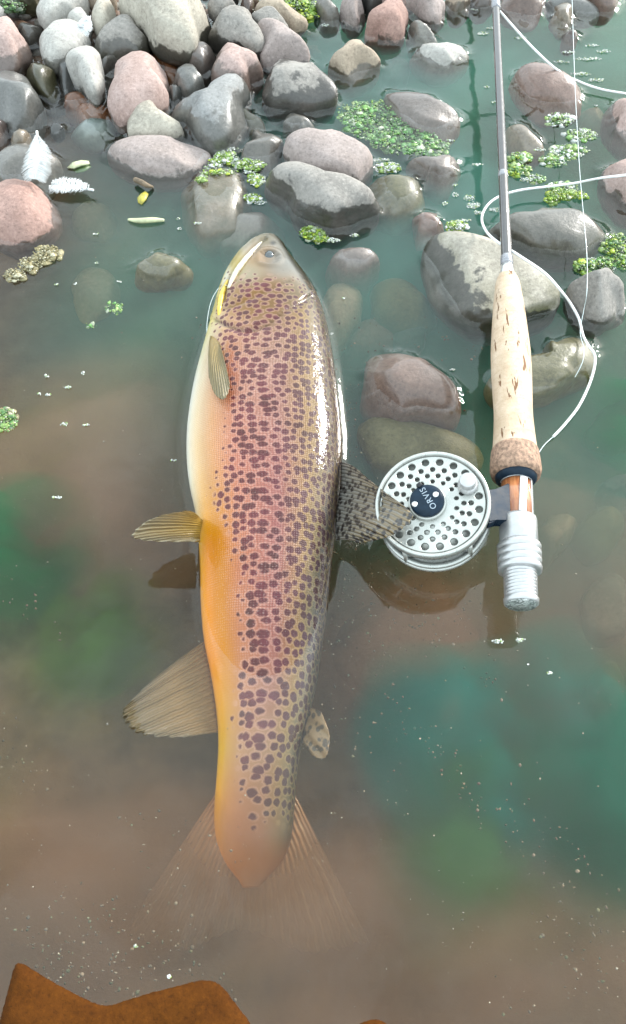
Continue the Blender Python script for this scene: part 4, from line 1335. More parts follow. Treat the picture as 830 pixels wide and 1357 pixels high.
def curve_to_arrays(cu):
    o = bpy.data.objects.new('tmp', cu)
    COL.objects.link(o)
    dg = bpy.context.evaluated_depsgraph_get()
    dg.update()
    me = bpy.data.meshes.new_from_object(o.evaluated_get(dg))
    V = np.array([v.co[:] for v in me.vertices])
    F = [list(p.vertices) for p in me.polygons]
    bpy.data.objects.remove(o)
    bpy.data.meshes.remove(me)
    bpy.data.curves.remove(cu)
    return V, F


circ = lambda x, y, r, n=28: [(x + r * cos(2 * pi * i / n), y + r * sin(2 * pi * i / n)) for i in range(n)]
M_REEL = simple('pale_reel_metal', (0.48, 0.49, 0.46), .30, .55, .07, 200, .08)
M_LINE = simple('fly_line_coil', (0.20, 0.22, 0.21), .6, 0, .2, 500, .2)
# body of the reel: rear plate and axle housing
V, F = lathe(np.zeros(3), (0, 0, 1), [(-.0285, RR * .55), (-.0285, RR * .96), (-.0275, RR * 1.0), (-.0245, RR * 1.0), (-.0240, RR * .96), (-.0240, RR * .3), (-.0050, RR * .3)], 72)
reel = obj('reel', L2W(V), F, M_REEL, rod)
ho = []
for (fr, n, hr, ph) in ((.425, 14, .052, 0), (.54, 18, .057, .17), (.66, 20, .060, 0), (.805, 20, .080, .157)):
    for q in range(n):
        an = 2 * pi * q / n + ph
        ho.append(circ(fr * RR * cos(an), fr * RR * sin(an), hr * RR, 18))
V, F = curve_mesh(circ(0, 0, RR * .90, 96), ho, .0008, .0004)
V[:, 2] -= .0026
obj('spool_face', L2W(V), F, M_REEL, reel)
V, F = lathe(np.zeros(3), (0, 0, 1), [(-.0060, RR * .925), (-.0008, RR * .93), (.0, RR * .942), (.0004, RR * .965), (0, RR * .99), (-.0012, RR), (-.0050, RR), (-.0060, RR * .97), (-.0058, RR * .92)], 96, cap=False)
F += [[8 * 96 + i, 8 * 96 + (i + 1) % 96, (i + 1) % 96, i] for i in range(96)]
V2_, F2_ = lathe(np.zeros(3), (0, 0, 1), [(-.0105, RR * .925), (-.0048, RR * .925), (-.0048, RR * .02)], 72)
obj('spool_plate', L2W(V2_), F2_, M_REEL, reel)
obj('spool_rim', L2W(V), F, M_REEL, reel)
V, F = lathe(np.zeros(3), (0, 0, 1), [(-.0235, RR * .985), (-.0215, RR * .99), (-.0200, RR * .985), (-.0200, RR * .9), (-.0235, RR * .9)], 96, cap=False)
obj('frame_ring', L2W(V), F, M_REEL, reel)
V, F = lathe(np.zeros(3), (0, 0, 1), [(-.0200, RR * .62)] + [(-.0190 + i * .0009, RR * (.86 + .012 * (i % 2))) for i in range(9)] + [(-.0110, RR * .62)], 72)
obj('wound_line', L2W(V), F, M_LINE, reel)
post = []
for q in range(5):
    an = 2 * pi * q / 5 + 2.6
    post.append(lathe(np.array([cos(an) * RR * .95, sin(an) * RR * .95, -.0240]), (0, 0, 1), [(0, .0016), (.018, .0016)], 10))
for v_q, f_q in post:
    obj('frame_pillar', L2W(v_q), f_q, M_REEL, reel)
hx, hy = face_xy(566, 663, .004)
V, F = lathe(np.array([hx, hy, 0]), (0, 0, 1), [(-.003, RR * .325), (.0012, RR * .325), (.0018, RR * .318), (.0018, RR * .30)], 64, cap=True)
obj('hub_ring', L2W(V), F, M_REEL, reel)
V, F = lathe(np.array([hx, hy, 0]), (0, 0, 1), [(.0, RR * .295), (.0042, RR * .295), (.0050, RR * .28), (.0052, RR * .2), (.0052, RR * .01)], 64)
hub = obj('hub_cap', L2W(V), F, M_DARKMET, reel)
V, F = [], []
px0, py0 = face_xy(556, 643, .005)
pr2 = [lathe(np.array([px0, py0, .002]), (0, 0, 1), [(0, .0020), (.004, .0020), (.0045, .0016)], 4)]
obj('release_lever', L2W(pr2[0][0]), pr2[0][1], simple('black_metal', (.012, .014, .018), .4, .2), reel)
sc2 = []
for q in ((577.5, 655), (549.5, 668)):
    x_, y_ = face_xy(*q, .0055)
    sc2.append(lathe(np.array([x_, y_, .0046]), (0, 0, 1), [(0, .0019), (.0010, .0018), (.0012, .0012)], 16))
obj('hub_screw', L2W(sc2[0][0]), sc2[0][1], M_ALU, reel)
obj('hub_screw', L2W(sc2[1][0]), sc2[1][1], M_ALU, reel)
kx_, ky_ = face_xy(620, 638, .006)
V, F = lathe(np.array([kx_, ky_, -.002]), (0, 0, 1), [(0, .0058), (.0035, .0062), (.0045, .0050), (.0055, .0046), (.0100, .0050), (.0108, .0045), (.0110, .001)], 32)
obj('handle_knob', L2W(V), F, M_ALUM, reel)
# maker's lettering on the hub cap
fc_ = bpy.data.curves.new('tmp_text', 'FONT')
fc_.body = 'ORVIS'
fc_.size = .0052
fc_.extrude = .00012
fc_.align_x = 'CENTER'
fc_.align_y = 'CENTER'
fc_.space_character = 1.15
V, F = curve_to_arrays(fc_)
pA, pB = np.array(face_xy(574, 674, .0054)), np.array(face_xy(558, 648.5, .0054))
tx = pB - pA
tx /= np.linalg.norm(tx)
ty = np.array([-tx[1], tx[0]])
cen2 = (pA + pB) / 2 + ty * -.0010
V2 = np.stack([cen2[0] + V[:, 0] * tx[0] + V[:, 1] * ty[0], cen2[1] + V[:, 0] * tx[1] + V[:, 1] * ty[1], V[:, 2] + .0053], 1)
obj('lettering', L2W(V2), F, simple('pale_print', (.30, .36, .42), .5, 0, .05, 100, 0), reel, smooth=False)
# reel foot: bracket from the reel to the rod seat
fa, fb = RC + EY * RR * .93 * (1 if EY[0] > 0 else -1) - RN * .012, B0 + RD * rod_t(668)
sx_ = (fb - fa) / np.linalg.norm(fb - fa)
bm = bmesh.new()
pts_ = [(-.022, 0, -.004), (.022, 0, -.004), (.018, .35, -.004), (.026, 1, -.003), (-.026, 1, -.003), (-.018, .35, -.004)]
dist_ = np.linalg.norm(fb - fa) - .006
lowv = [bm.verts.new(fa + RD * p[0] * .55 + sx_ * p[1] * dist_ + np.array([0, 0, p[2]])) for p in pts_]
upv = [bm.verts.new(fa + RD * p[0] * .55 + sx_ * p[1] * dist_ + np.array([0, 0, p[2] + .008])) for p in pts_]
bm.faces.new(lowv[::-1])
bm.faces.new(upv)
for i in range(6):
    j = (i + 1) % 6
    bm.faces.new([lowv[i], lowv[j], upv[j], upv[i]])
bmesh.ops.bevel(bm, geom=bm.edges[:], offset=.0008, segments=2, affect='EDGES')
V = np.array([v.co[:] for v in bm.verts])
F = [[v.index for v in f.verts] for f in bm.faces]
bm.free()
obj('reel_foot', V, F, M_DARKMET, reel, smooth=False)

# ================================================================== LINES
M_FLY = simple('white_fly_line', (0.80, 0.82, 0.82), .45, 0, .05, 200, 0, coat=.3)
M_MONO = simple('clear_leader', (0.62, 0.70, 0.70), .2, 0, .05, 200, 0, coat=.5)
pts_ = [tuple(B0 + RD * rod_t(10) + np.array([.004, 0, -.003]))] + [tuple(at(x, y, z)) for x, y, z in ((690, 46, .04), (715, 72, .03), (742, 95, .016), (772, 110, .006), (800, 119, .004), (835, 125, .004), (880, 135, .004), (900, 165, .004), (900, 205, .010), (870, 226, .031), (830, 232, .033), (796, 236, .026), (760, 243, .010), (720, 248, .008), (690, 252, .008), (665, 259, .010), (648, 270, .014), (639, 286, .02), (642, 302, .03), (656, 318, .040), (690, 340, .043), (722, 362, .039), (744, 386, .03), (756, 402, .020), (767, 422, .012), (773, 445, .009), (780, 458, .0125), (788, 470, .011), (788, 486, .007), (780, 512, .004), (766, 540, .003), (748, 563, .002), (733, 579, .0015))]
V, F = tube(spline(pts_, 8), .00105, 8)
tag(obj('fly_line', V, F, M_FLY, loc=tuple(pts_[0])), 'thick white fly line looping from the rod over the pale rock', 'fishing line')
pts_ = [tuple(at(x, y, z)) for x, y, z in ((757, -40, .05), (759, 20, .045), (762, 110, .035), (768, 220, .03), (774, 290, .032), (778, 340, .03), (778, 385, .034), (774, 410, .02), (769, 440, .011), (774, 462, .012), (772, 480, .0115), (762, 500, .006))]
V, F = tube(spline(pts_, 8), .00028, 6)
tag(obj('leader_line', V, F, M_MONO, loc=tuple(pts_[0])), 'thin clear leader running straight down across the stones beside the rod', 'fishing line')
pts_ = [tuple(at(x, y, z)) for x, y, z in ((733, 579, .0015), (722, 589, .0012), (714, 600, .001), (706, 610, -.001))]
V, F = tube(spline(pts_, 6), .0004, 6)
tag(obj('leader_line', V, F, M_MONO, loc=tuple(pts_[0])), 'short thin line end trailing from the fly line right of the grip', 'fishing line')
pts_ = [tuple(on_fish(300, 378, .002)), tuple(at(290, 382, .006)), tuple(at(280, 400, .004)), tuple(at(275, 425, .0025)), tuple(at(275, 448, .002)), tuple(at(279, 470, .004))]
V, F = tube(spline(pts_, 10), .00035, 6)
tag(obj('leader_line', V, F, M_MONO, loc=tuple(pts_[0])), 'fine line hanging in a bow from the corner of the trout mouth', 'fishing line')


# ================================================================== FEATHERS, TWIGS, WEED, FOAM
M_FEA = simple('white_feather', (0.78, 0.79, 0.79), .7, 0, .06, 300, .1)
M_FEA2 = simple('grey_feather', (0.58, 0.58, 0.57), .7, 0, .15, 200, .1)


def feather(label, quill, width, mat, group='white feathers', down=0.0, z0=0.02, seed=1):
    rs = random.Random(seed)
    Pq = spline(quill, 10)
    t_ = empty('feather', tuple(Pq[0]), label, 'feather', group)
    V, F = tube(Pq, [.0011, .0009, .0006, .0003], 6)
    obj('quill', V, F, M_FEA, t_)
    parts = []
    n = len(Pq)
    for i in range(int(n * .18), n):
        f = (i - n * .18) / (n * .82)
        wd = width * (np.interp(f, [0, .1, .35, .7, .92, 1], [.25, .55, .9, 1, .7, .2]))
        d = Pq[min(i + 1, n - 1)] - Pq[max(i - 1, 0)]
        d /= np.linalg.norm(d)
        sd_ = np.cross(d, [0, 0, 1])
        sd_ /= np.linalg.norm(sd_)
        for s in (-1, 1):
            for sub in range(3):
                o_ = Pq[i] + d * (sub - 1) * .0005
                l_ = wd * rs.uniform(.85, 1.05)
                e_ = o_ + sd_ * s * l_ + d * l_ * (.55 - down) + np.array([0, 0, -.004 * (l_ / .02) ** 2 + rs.uniform(-.0006, .0012) + down * rs.uniform(0, .006)])
                m_ = (o_ + e_) / 2 + np.array([0, 0, .0018]) + d * l_ * .05
                if down:
                    m_ = m_ + np.array([rs.uniform(-1, 1), rs.uniform(-1, 1), 0]) * .002
                hw_ = d * .00042
                V = np.array([o_ - hw_, o_ + hw_, m_ + hw_ * 1.1, m_ - hw_ * 1.1, e_ + hw_ * .3, e_ - hw_ * .3])
                V = np.concatenate([V, V - np.array([0, 0, .00015])])
                parts.append((V, [[0, 1, 2, 3], [3, 2, 4, 5], [9, 8, 7, 6], [11, 10, 8, 9], [0, 3, 9, 6], [3, 5, 11, 9], [1, 7, 8, 2], [2, 8, 10, 4]]))
    V, F = join(parts)
    obj('vane', V, F, mat, t_)
    return t_


feather('curled white feather standing on the grey-brown stone', [at(49, 174, .032), at(50, 186, .030), at(51, 198, .028), at(49, 216, .026), at(47, 236, .020)], .0125, M_FEA2, seed=3)
feather('fluffy bright white feather floating on the water', [at(124, 252, .006), at(112, 250, .005), at(98, 247, .005), at(82, 246, .005), at(70, 247, .003)], .0105, M_FEA, down=.35, seed=4)
feather('small white scrap of down on the whitish stone at the top', [at(118, 22, .062), at(116, 28, .060), at(113, 34, .058), at(110, 42, .054)], .009, M_FEA, down=.2, seed=5)

M_TWIG = simple('twig_bark', (0.16, 0.12, 0.08), .8, 0, .4, 200, .5)
M_REED = simple('pale_reed', (0.48, 0.50, 0.30), .5, 0, .25, 200, .2, coat=.4)
M_LEAFY = simple('yellow_leaf', (0.34, 0.30, 0.03), .5, 0, .3, 200, .2, coat=.4)
V, F = tube(spline([at(179, 238, .004), at(188, 242, .0055), at(196, 246, .004), at(203, 248, .001)], 6), [.0022, .0025, .002, .001], 8)
tag(obj('twig', V, F, M_TWIG, loc=tuple(at(190, 243, .004))), 'short dark twig floating below the loaf-shaped stone', 'twig')
V, F = tube(spline([at(170, 291, .001), at(185, 292.5, .002), at(203, 291.5, .002), at(218, 292, .001)], 6), [.001, .0023, .0023, .0012], 8)
tag(obj('reed_piece', V, F, M_REED, loc=tuple(at(195, 292, .001))), 'pale green piece of reed floating left of the fish head', 'plant debris')


def leaf(label, pts, z, mat, name='leaf', cat='leaf'):
    P_ = np.array([at(x, y, z) for x, y in pts])
    c = P_.mean(0) + np.array([0, 0, .0012])
    n = len(P_)
    V = np.concatenate([P_, (P_ + c) / 2 + np.array([0, 0, .001]), [c], P_ - np.array([0, 0, .0006])])
    F = []
    for i in range(n):
        j = (i + 1) % n
        F += [[i, j, n + j, n + i], [n + i, n + j, 2 * n], [j, i, 2 * n + 1 + i, 2 * n + 1 + j]]
    F.append([2 * n + 1 + i for i in range(n)][::-1])
    return tag(obj(name, V, F, mat, loc=tuple(c)), label, cat)


leaf('small olive-yellow leaf under the dark twig', T(183, 268, 182, 262, 187, 256, 193, 253, 197, 257, 194, 264, 188, 271), .001, M_LEAFY)
leaf('thin pale willow leaf floating beside the feather', T(89, 222, 96, 215, 108, 212, 118, 213, 119, 217, 108, 219, 98, 223), .0015, M_REED)
leaf('little green leaf under the pale willow leaf', T(96, 224, 104, 219, 116, 217, 121, 221, 112, 227, 101, 229), -.003, simple('green_leaf', (.06, .12, .03), .5))

# weed clumps: many small lobes each
k = NT('weed_green')
rc = k.n('Attribute', attribute_name='lobe').outputs['Color']
oc = k.n('TexCoord').outputs['Object']
k.set('Base Color', k.mix(k.math('MULTIPLY', k.rng(k.noise(oc, 500, 4), .4, .65), .5), rc, (0.02, 0.035, 0.008)))
k.set('Roughness', .5)
k.set('Coat Weight', .3)
k.set('Normal', k.bump(k.noise(oc, 900, 4), .8, .0012))
WEED = k.m
WCOL = {'bright': ((.24, .40, .02), (.42, .52, .04), (.14, .26, .015)), 'pale': ((.34, .46, .16), (.26, .40, .10), (.52, .58, .42)), 'dark': ((.03, .07, .02), (.05, .10, .02), (.02, .04, .012)),
        'mat': ((.12, .30, .08), (.20, .38, .10), (.07, .18, .05)), 'straw': ((.36, .30, .15), (.28, .24, .12), (.5, .46, .32)), 'froth': ((.75, .78, .76), (.6, .64, .6), (.8, .82, .8))}


def weed_arrays(spots, n, size, kinds, zr, seed):
    rs = np.random.RandomState(seed)
    U1, F1 = ICO[1]
    Vs, Fs, Cs, b = [], [], [], 0
    for (px, py, rx, ry) in spots:
        m = max(4, int(8 * n * rx * ry / 200))
        for _ in range(m):
            while True:
                q = rs.uniform(-1, 1, 2)
                if q @ q < 1 and (q @ q < .5 or rs.rand() < .55):
                    break
            z = rs.uniform(*zr)
            c = at(px + q[0] * rx, py + q[1] * ry, z * (1 - 0.6 * (q @ q)))
            s = size * .58 * rs.uniform(.35, 1.3)
            big = _ < m * .16 and 'froth' not in kinds[:1]
            if big:
                s *= 3.4
                c[2] -= s * .25
            A = U1 * (1 + .18 * rs.normal(size=(len(U1), 1))) * np.array([s, s, s * (.3 if big else .65)]) * rs.uniform(.75, 1.25, 3)
            Vs.append(A + c)
            Fs += [[i + b for i in f] for f in F1]
            b += len(U1)
            kd = WCOL[kinds[rs.randint(len(kinds))]]
            Cs.append(np.tile(np.array(kd[rs.randint(3)]) * rs.uniform(.75, 1.2), (len(U1), 1)))
    return np.concatenate(Vs), Fs, np.clip(np.concatenate(Cs), 0, 1)


def weed(label, spots, n, size, kinds, zr=(0, .004), seed=1, name='weed_clump', group='weed clumps'):
    V, F, C_ = weed_arrays(spots, n, size, kinds, zr, seed)
    o = obj(name, V, F, WEED, loc=tuple(V.mean(0)))
    vec_attr(o, 'lobe', C_, 'FLOAT_COLOR')
    return tag(o, label, 'water weed', group)


weed('bright green weed tuft under the two-toned boulder beyond the fish head', [(413, 308, 16, 9), (424, 316, 12, 6)], 60, .0013, ['bright', 'bright', 'pale'], (-.001, .005), 1)
weed('bright green moss patch at the top edge behind the long tan stone', [(395, 8, 30, 10), (405, 20, 18, 6), (372, 3, 15, 6)], 60, .0022, ['bright', 'bright', 'dark'], (0, .012), 2)
weed('wide sunken mat of green weed beside the brick-shaped stone', [(505, 160, 50, 28), (535, 185, 45, 20), (475, 150, 28, 16), (570, 195, 26, 12)], 20, .0018, ['mat', 'mat', 'mat', 'pale'], (-.008, .0012), 3)
weed('small yellow-green tuft at the end of the brick-shaped stone', [(515, 222, 17, 7)], 80, .0013, ['bright', 'pale', 'froth'], (0, .004), 4)
weed('pale frothy weed between the loaf-shaped stone and the shiny wet one', [(300, 208, 16, 9), (330, 218, 22, 8), (285, 215, 10, 6)], 50, .0014, ['bright', 'pale', 'pale', 'froth'], (0, .004), 5)
weed('small yellow-green weed tuft touching the pale end of the two-toned boulder', [(340, 238, 12, 8), (335, 262, 12, 6)], 60, .0013, ['bright', 'pale', 'froth'], (0, .003), 6)
weed('trailing weed rope of pale lumps under the fly line right of the rod', [(742, 158, 20, 9), (770, 178, 22, 8), (755, 200, 26, 9), (735, 212, 22, 8), (712, 236, 12, 6), (745, 250, 22, 10)], 24, .0016, ['mat', 'pale', 'pale', 'froth'], (-.002, .003), 7)
weed('yellowish weed just below the fly line behind the long grey-green stone', [(742, 257, 16, 8), (730, 264, 10, 5), (768, 258, 10, 5)], 60, .0014, ['bright', 'bright', 'pale'], (0, .004), 8)
weed('pale green weed lump beside the rod below the sunken tan stone', [(690, 208, 16, 7), (686, 224, 18, 9)], 40, .0016, ['mat', 'pale', 'bright'], (-.001, .004), 9)
weed('green frothy weed behind the grey wedge at the photo edge', [(815, 325, 20, 16), (800, 350, 16, 10), (775, 352, 16, 10), (826, 345, 12, 12)], 34, .0015, ['bright', 'mat', 'pale', 'dark'], (0, .004), 10)
weed('yellow-green tuft above the largest pale rock', [(605, 299, 14, 7)], 80, .0013, ['bright', 'pale', 'froth'], (0, .004), 11)
weed('straw-coloured dead weed trailing from the round salmon stone', [(62, 336, 18, 12), (40, 350, 16, 10), (20, 364, 16, 8)], 40, .0014, ['straw'], (-.001, .004), 12)
weed('dark weed in the top corner behind the pale stones', [(18, 8, 22, 9), (8, 2, 16, 8)], 40, .0022, ['dark', 'dark', 'mat'], (.01, .03), 13)
weed('lone grey-green weed lump at the photo edge left of the fish', [(8, 556, 16, 16)], 50, .0012, ['straw', 'mat', 'pale'], (-.001, .003), 14)
weed('faint green weed bits floating left of the fish cheek', [(152, 408, 13, 9), (120, 432, 8, 4)], 18, .0009, ['pale', 'mat'], (-.001, .001), 15)
weed('green scum on the washed-over rounded stone', [(290, 228, 26, 5), (268, 238, 10, 6)], 40, .0010, ['bright', 'pale'], (.004, .008), 16)

# floating white froth and bubbles: nobody could count them
froth = [(690, 50, 10, 2), (745, 82, 14, 2), (752, 69, 12, 2), (780, 78, 22, 3), (800, 68, 12, 3), (785, 60, 12, 2), (770, 98, 18, 3), (790, 106, 14, 3), (640, 44, 10, 3), (650, 37, 8, 2), (630, 12, 10, 2),
         (592, 212, 10, 2), (633, 218, 10, 2.5), (686, 214, 8, 2), (628, 272, 12, 6), (622, 262, 10, 5), (634, 282, 8, 4), (604, 258, 5, 4), (590, 270, 5, 3), (655, 278, 9, 4), (603, 245, 5, 2), (580, 288, 6, 2), (615, 292, 12, 2.5),
         (605, 215, 10, 3), (505, 212, 18, 3), (715, 198, 10, 3), (765, 206, 12, 3), (700, 238, 14, 4), (655, 135, 5, 1.5), (597, 186, 7, 2), (660, 108, 4, 2), (645, 115, 4, 2), (790, 140, 4, 1.5), (470, 26, 8, 3), (430, 33, 8, 3),
         (485, 18, 8, 4), (305, 197, 16, 3), (280, 222, 14, 3), (330, 228, 12, 3), (238, 303, 4, 2), (236, 290, 3, 2), (262, 296, 6, 2), (345, 268, 10, 4), (440, 318, 16, 4), (470, 312, 8, 3), (128, 348, 4, 2), (158, 373, 4, 2),
         (62, 498, 4, 3), (110, 494, 3, 3), (52, 522, 4, 2), (64, 523, 6, 2), (90, 513, 8, 2), (85, 562, 7, 3), (115, 563, 6, 2), (76, 659, 8, 2), (230, 610, 6, 1.5), (100, 376, 3, 2), (127, 310, 5, 2), (729, 892, 5, 2),
         (181, 1254, 3, 2), (224, 1294, 3, 3), (75, 377, 3, 2), (440, 442, 3, 2), (455, 395, 3, 1.5), (600, 490, 4, 2), (700, 880, 2, 1), (690, 848, 8, 3), (660, 850, 10, 3), (805, 355, 14, 4), (785, 345, 12, 4)]
V, F, C_ = weed_arrays([(x, y, max(1.5, rx * .8), max(1, ry * .8)) for x, y, rx, ry in froth], 70, .0010, ['froth', 'froth', 'pale'], (0, .0015), 44)
fo = obj('foam', V, F, WEED, loc=(0, .5, 0))
vec_attr(fo, 'lobe', C_, 'FLOAT_COLOR')
tag(fo, 'white froth and bubbles floating on the still water', 'foam', kind='stuff')
# specks of drifting debris on and just under the surface
rs = np.random.RandomState(8)
U1, F1 = ICO[1]
Vs, Fs, Cs, b = [], [], [], 0
for i in range(1000):
    px, py = rs.uniform(-20, 850), rs.uniform(230, 1340)
    if rs.rand() > (0.35 + 0.65 * (0.5 + 0.5 * sin(px * .013 + 1) * cos(py * .011))):
        continue
    c = at(px, py, rs.choice([0.0003, -.002, -.004, -.008]))
    s = .00026 * rs.uniform(.4, 1.5) * (1 if rs.rand() < .9 else 1.8)
    Vs.append(U1 * s * rs.uniform(.5, 1.6, 3) + c)
    Fs += [[j + b for j in f] for f in F1]
    b += len(U1)
    Cs.append(np.tile(np.array([.26, .22, .16]) * rs.uniform(.4, 1.5), (len(U1), 1)))
o = obj('floating_specks', np.concatenate(Vs), Fs, WEED, loc=(0, .5, 0))
vec_attr(o, 'lobe', np.clip(np.concatenate(Cs), 0, 1), 'FLOAT_COLOR')
tag(o, 'tiny pale specks drifting in the murky water', 'debris', kind='stuff')

# flakes of silt and weed hanging under the surface, in drifts
rs = np.random.RandomState(18)
Vs, Fs, Cs, b = [], [], [], 0
cand = np.stack([rs.uniform(-20, 850, 9000), rs.uniform(420, 1345, 9000)], 1)
den = np_noise(np.concatenate([cand / 100.0, np.zeros((9000, 1))], 1), 1.6, 77, 4)
for (px, py), q in zip(cand, den):
    if q < rs.uniform(.05, 1.1) * .9:
        continue
    c = at(px, py, rs.uniform(-.026, -.006))
    s_ = .00045 * rs.uniform(.4, 1.8)
    Vs.append(U1 * s_ * rs.uniform(.4, 1.8, 3) + c)
    Fs += [[j + b for j in f] for f in F1]
    b += len(U1)
    Cs.append(np.tile(np.array([[.20, .15, .10], [.14, .14, .08], [.22, .18, .13]][rs.randint(3)]) * rs.uniform(.25, .75), (len(U1), 1)))
o = obj('silt_flakes', np.concatenate(Vs), Fs, MUD, loc=(0, .4, 0))
vec_attr(o, 'bed_col', np.clip(np.concatenate(Cs), 0, 1), 'FLOAT_COLOR')
tag(o, 'drifts of brown silt flakes under the water surface', 'debris', kind='stuff')

# gravel in the gaps of the bank
Vs, Fs, Cs, b = [], [], [], 0
U2, F2 = ICO[2]
for i in range(520):
    px, py = rs.uniform(-20, 420), rs.uniform(-25, 130)
    if px > 260 and py > 60:
        continue
    x, y, _ = at(px, py, 0)
    z = float(bed_height(np.array([x]), np.array([y]))[0])
    s = rs.uniform(.003, .010)
    Vs.append(U2 * np.array([s, s * rs.uniform(.6, 1), s * .6]) * (1 + .1 * rs.normal(size=(len(U2), 1)) * .5) + np.array([x, y, z + .002]))
    Fs += [[j + b for j in f] for f in F2]
    b += len(U2)
    Cs.append(np.tile(np.array([[.2, .12, .08], [.14, .13, .12], [.22, .2, .17], [.18, .1, .06]][rs.randint(4)]) * rs.uniform(.6, 1.1), (len(U2), 1)))
k = NT('gravel_stone')
oc = k.n('TexCoord').outputs['Object']
k.set('Base Color', k.mix(k.math('MULTIPLY', k.rng(k.noise(oc, 500, 4), .4, .65), .5), k.n('Attribute', attribute_name='lobe').outputs['Color'], (0.06, 0.05, 0.04)))
k.set('Roughness', .45)
k.set('Normal', k.bump(k.noise(oc, 700, 3), .6, .001))
o = obj('gravel', np.concatenate(Vs), Fs, k.m, loc=(0, .9, 0))
vec_attr(o, 'lobe', np.clip(np.concatenate(Cs), 0, 1), 'FLOAT_COLOR')
tag(o, 'wet brown gravel filling the gaps between the bank stones', 'gravel', kind='stuff')

# ================================================================== WATER
k = NT('river_water')
geo = k.n('NewGeometry')
sp = k.n('SeparateXYZ')
pos = geo.outputs['Position']
h1 = k.noise(pos, 9, 2)
h2 = k.noise(pos, 38, 2)
nb = k.bump(k.math('ADD', h1, k.math('MULTIPLY', h2, .14)), .13, .02)
fr = k.n('Fresnel')
fr.inputs['IOR'].default_value = 1.45
k.l(nb, fr.inputs['Normal'])
fac = k.mix(geo.outputs['Backfacing'], fr.outputs[0], (0.03, 0.03, 0.03))
gl = k.n('BsdfGlossy')
gl.inputs['Roughness'].default_value = 0.0
gl.inputs['Color'].default_value = (1, 1, 1, 1)
k.l(nb, gl.inputs['Normal'])
tr_ = k.n('BsdfTransparent')
tr_.inputs['Color'].default_value = (1, 1, 1, 1)
mx_ = k.n('MixShader')
k.l(fac, mx_.inputs[0])
k.l(tr_.outputs[0], mx_.inputs[1])
k.l(gl.outputs[0], mx_.inputs[2])
k.l(mx_.outputs[0], k.o.inputs['Surface'])
SC, AB = k.n('VolumeScatter'), k.n('VolumeAbsorption')
SC.inputs['Color'].default_value = (0.85, 0.62, 0.42, 1)
SC.inputs['Density'].default_value = 0.7
SC.inputs['Anisotropy'].default_value = 0.2
AB.inputs['Color'].default_value = (0.60, 0.52, 0.22, 1)
AB.inputs['Density'].default_value = 11
ad = k.n('AddShader')
k.l(SC.outputs[0], ad.inputs[0])
k.l(AB.outputs[0], ad.inputs[1])
k.l(ad.outputs[0], k.o.inputs['Volume'])
WATER = k.m


def murk(name, px, py, zc_, rx, ry, hz, sct, ab, label, seed):
    """a cloud of suspended matter or imitated glare inside the water: a closed lens that thins out to its edge"""
    m = bpy.data.materials.new(name)
    m.use_nodes = True
    t = m.node_tree
    t.nodes.remove(t.nodes['Principled BSDF'])
    s1, s2, a1 = t.nodes.new('ShaderNodeVolumeScatter'), t.nodes.new('ShaderNodeVolumeAbsorption'), t.nodes.new('ShaderNodeAddShader')
    ms, ma = max(sct), max(ab)
    s1.inputs['Color'].default_value = (*[q / ms for q in sct], 1)
    s1.inputs['Density'].default_value = ms
    s2.inputs['Color'].default_value = (*[1 - q / ma for q in ab], 1)
    s2.inputs['Density'].default_value = ma
    t.links.new(s1.outputs[0], a1.inputs[0])
    t.links.new(s2.outputs[0], a1.inputs[1])
    t.links.new(a1.outputs[0], t.nodes['Material Output'].inputs['Volume'])
    c = at(px, py, zc_)
    U, F = ICO[5]
    rho = np.hypot(U[:, 0], U[:, 1])
    flat = np.stack([U[:, 0], U[:, 1], 0 * rho], 1)
    lens = np.sign(U[:, 2]) * np.clip(1 - rho ** 2, 0, 1) ** 1.7 * np.clip(1 + .75 * np_noise(flat, 5.0, seed + 50, 4), .05, 2)
    out = 1.45 * (1 + .20 * np_noise(flat, 2.4, seed, 3))
    A = np.stack([U[:, 0] * out * rx, U[:, 1] * out * ry, lens * hz * 1.15], 1) + np.array([c[0], c[1], zc_])
    A[:, 2] = np.minimum(A[:, 2], -.0045)
    return tag(obj(name, A, F, m, loc=tuple(c)), label, kind='stuff')


murk('suspended_silt', 300, 1255, -.034, .21, .100, .024, (11, 6.2, 4.3), (13, 15, 17), 'cloud of brown silt hanging in the water round the tail', 1)
murk('suspended_silt', 540, 870, -.045, .075, .075, .030, (5.5, 2.7, 1.9), (4, 6, 7.5), 'reddish silt drifting below the reel', 2)
murk('suspended_silt', 780, 800, -.034, .085, .13, .022, (2.6, 1.6, 1.4), (2.5, 3.2, 3.6), 'purplish silt drifting at the right of the rod end', 3)
murk('suspended_silt', 110, 640, -.032, .10, .10, .020, (7, 4.6, 3.6), (6, 8, 9), 'milky silt drifting beside the belly of the fish', 4)
murk('algae_or_glare', 620, 180, -.030, .33, .33, .022, (2.6, 8.5, 7.8), (13, 8, 8), 'blue-green murk imitating pale sky reflection between the stones', 5)  # added volume, its teal scatter stands in for sky glare
murk('algae_or_glare', 690, 975, -.036, .075, .065, .026, (.8, 9, 8), (60, 22, 24), 'dark blue-green algae cloud below the rod end', 6)
murk('algae_or_glare', 660, 1110, -.036, .055, .055, .024, (2.0, 5.5, 1.6), (30, 20, 28), 'green algae cloud in the near water', 7)
murk('algae_or_glare', 15, 725, -.034, .045, .045, .024, (.6, 6, 2.6), (50, 22, 34), 'deep green algae cloud at the edge left of the fish', 8)
murk('algae_or_glare', 125, 845, -.036, .030, .035, .020, (2.4, 5, 1.2), (26, 18, 28), 'small green algae cloud left of the anal fin', 9)
murk('algae_or_glare', 835, 562, -.032, .035, .04, .020, (.5, 8, 4), (60, 24, 36), 'green algae cloud right of the cork grip', 10)
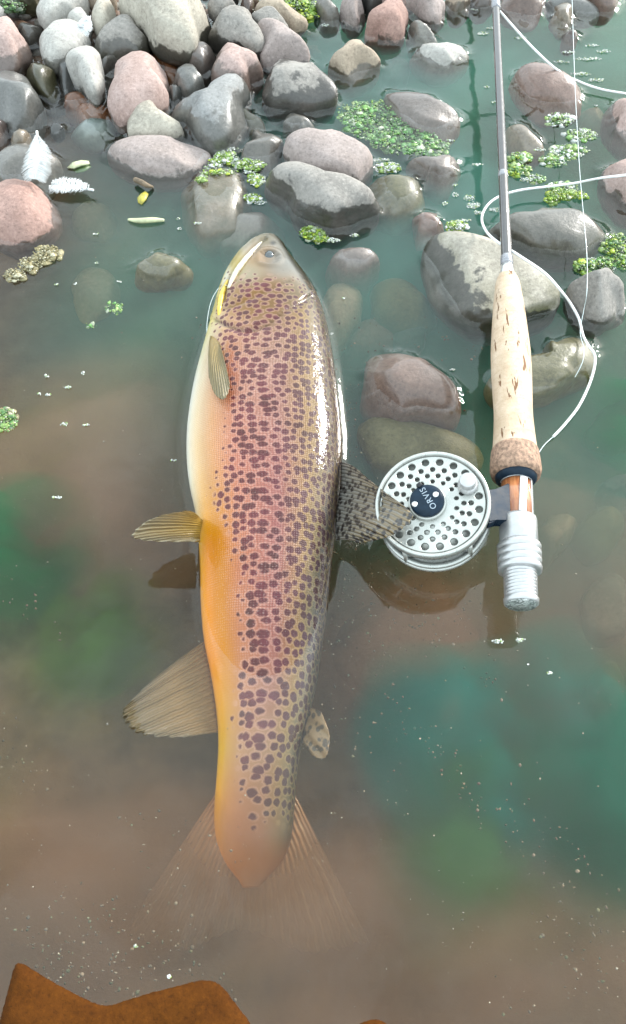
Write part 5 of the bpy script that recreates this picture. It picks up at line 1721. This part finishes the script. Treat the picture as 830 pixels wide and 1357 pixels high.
murk('algae_or_glare', 800, 1010, -.036, .06, .06, .022, (.8, 7, 5), (50, 22, 30), 'green algae cloud at the right edge', 12)
wxs = graded(-0.36, 0.36, 0.0017, -30, 30)
wys = graded(-0.03, 1.02, 0.0017, -30, 30)
X, Y, F = tensor_grid(wxs, wys)
Z = np.zeros_like(X)
CAPL, MH = .0034, .0034
for cen, Rw in EMERGENT:
    lim = Rw.max() + .02
    idx = np.where((np.abs(X - cen[0]) < lim) & (np.abs(Y - cen[1]) < lim))[0]
    if not len(idx):
        continue
    dx, dy = X[idx] - cen[0], Y[idx] - cen[1]
    th = np.arctan2(dy, dx)
    ta = np.linspace(-pi, pi, NB, endpoint=False) + pi / NB
    R = np.interp(th, np.concatenate([ta - 2 * pi, ta, ta + 2 * pi]), np.tile(Rw, 3))
    d = np.maximum(np.hypot(dx, dy) - R, 0)
    Z[idx] = np.maximum(Z[idx], MH * np.exp(-d / CAPL))
# meniscus along the trout
ztop = FV[:, :, 2].max(1)
order = np.argsort(Yrow)
ua, da = [], []
for i in order:
    m = FV[i, :, 2] > 0
    if m.sum() > 1:
        ua.append(FV[i, m, 0].min())
        da.append(FV[i, m, 0].max())
    else:
        ua.append(np.nan)
        da.append(np.nan)
ua, da, yo = np.array(ua), np.array(da), Yrow[order]
ok = ~np.isnan(ua)
idx = np.where((Y > yo[ok].min() - .01) & (Y < yo[ok].max() + .01) & (np.abs(X) < .2))[0]
lo, hi = np.interp(Y[idx], yo[ok], ua[ok]), np.interp(Y[idx], yo[ok], da[ok])
d = np.maximum(np.maximum(lo - X[idx], X[idx] - hi), 0)
d = np.hypot(d, np.maximum(np.maximum(yo[ok].min() - Y[idx], Y[idx] - yo[ok].max()), 0))
Z[idx] = np.maximum(Z[idx], MH * np.exp(-d / CAPL))
# a gentle low swell
PP = np.stack([X, Y, 0 * X], 1)
Z += 0.00012 * np_noise(PP, 45, 31, 2)
water = fast_mesh('water', np.stack([X, Y, Z], 1), F, WATER)
tag(water, kind='structure')
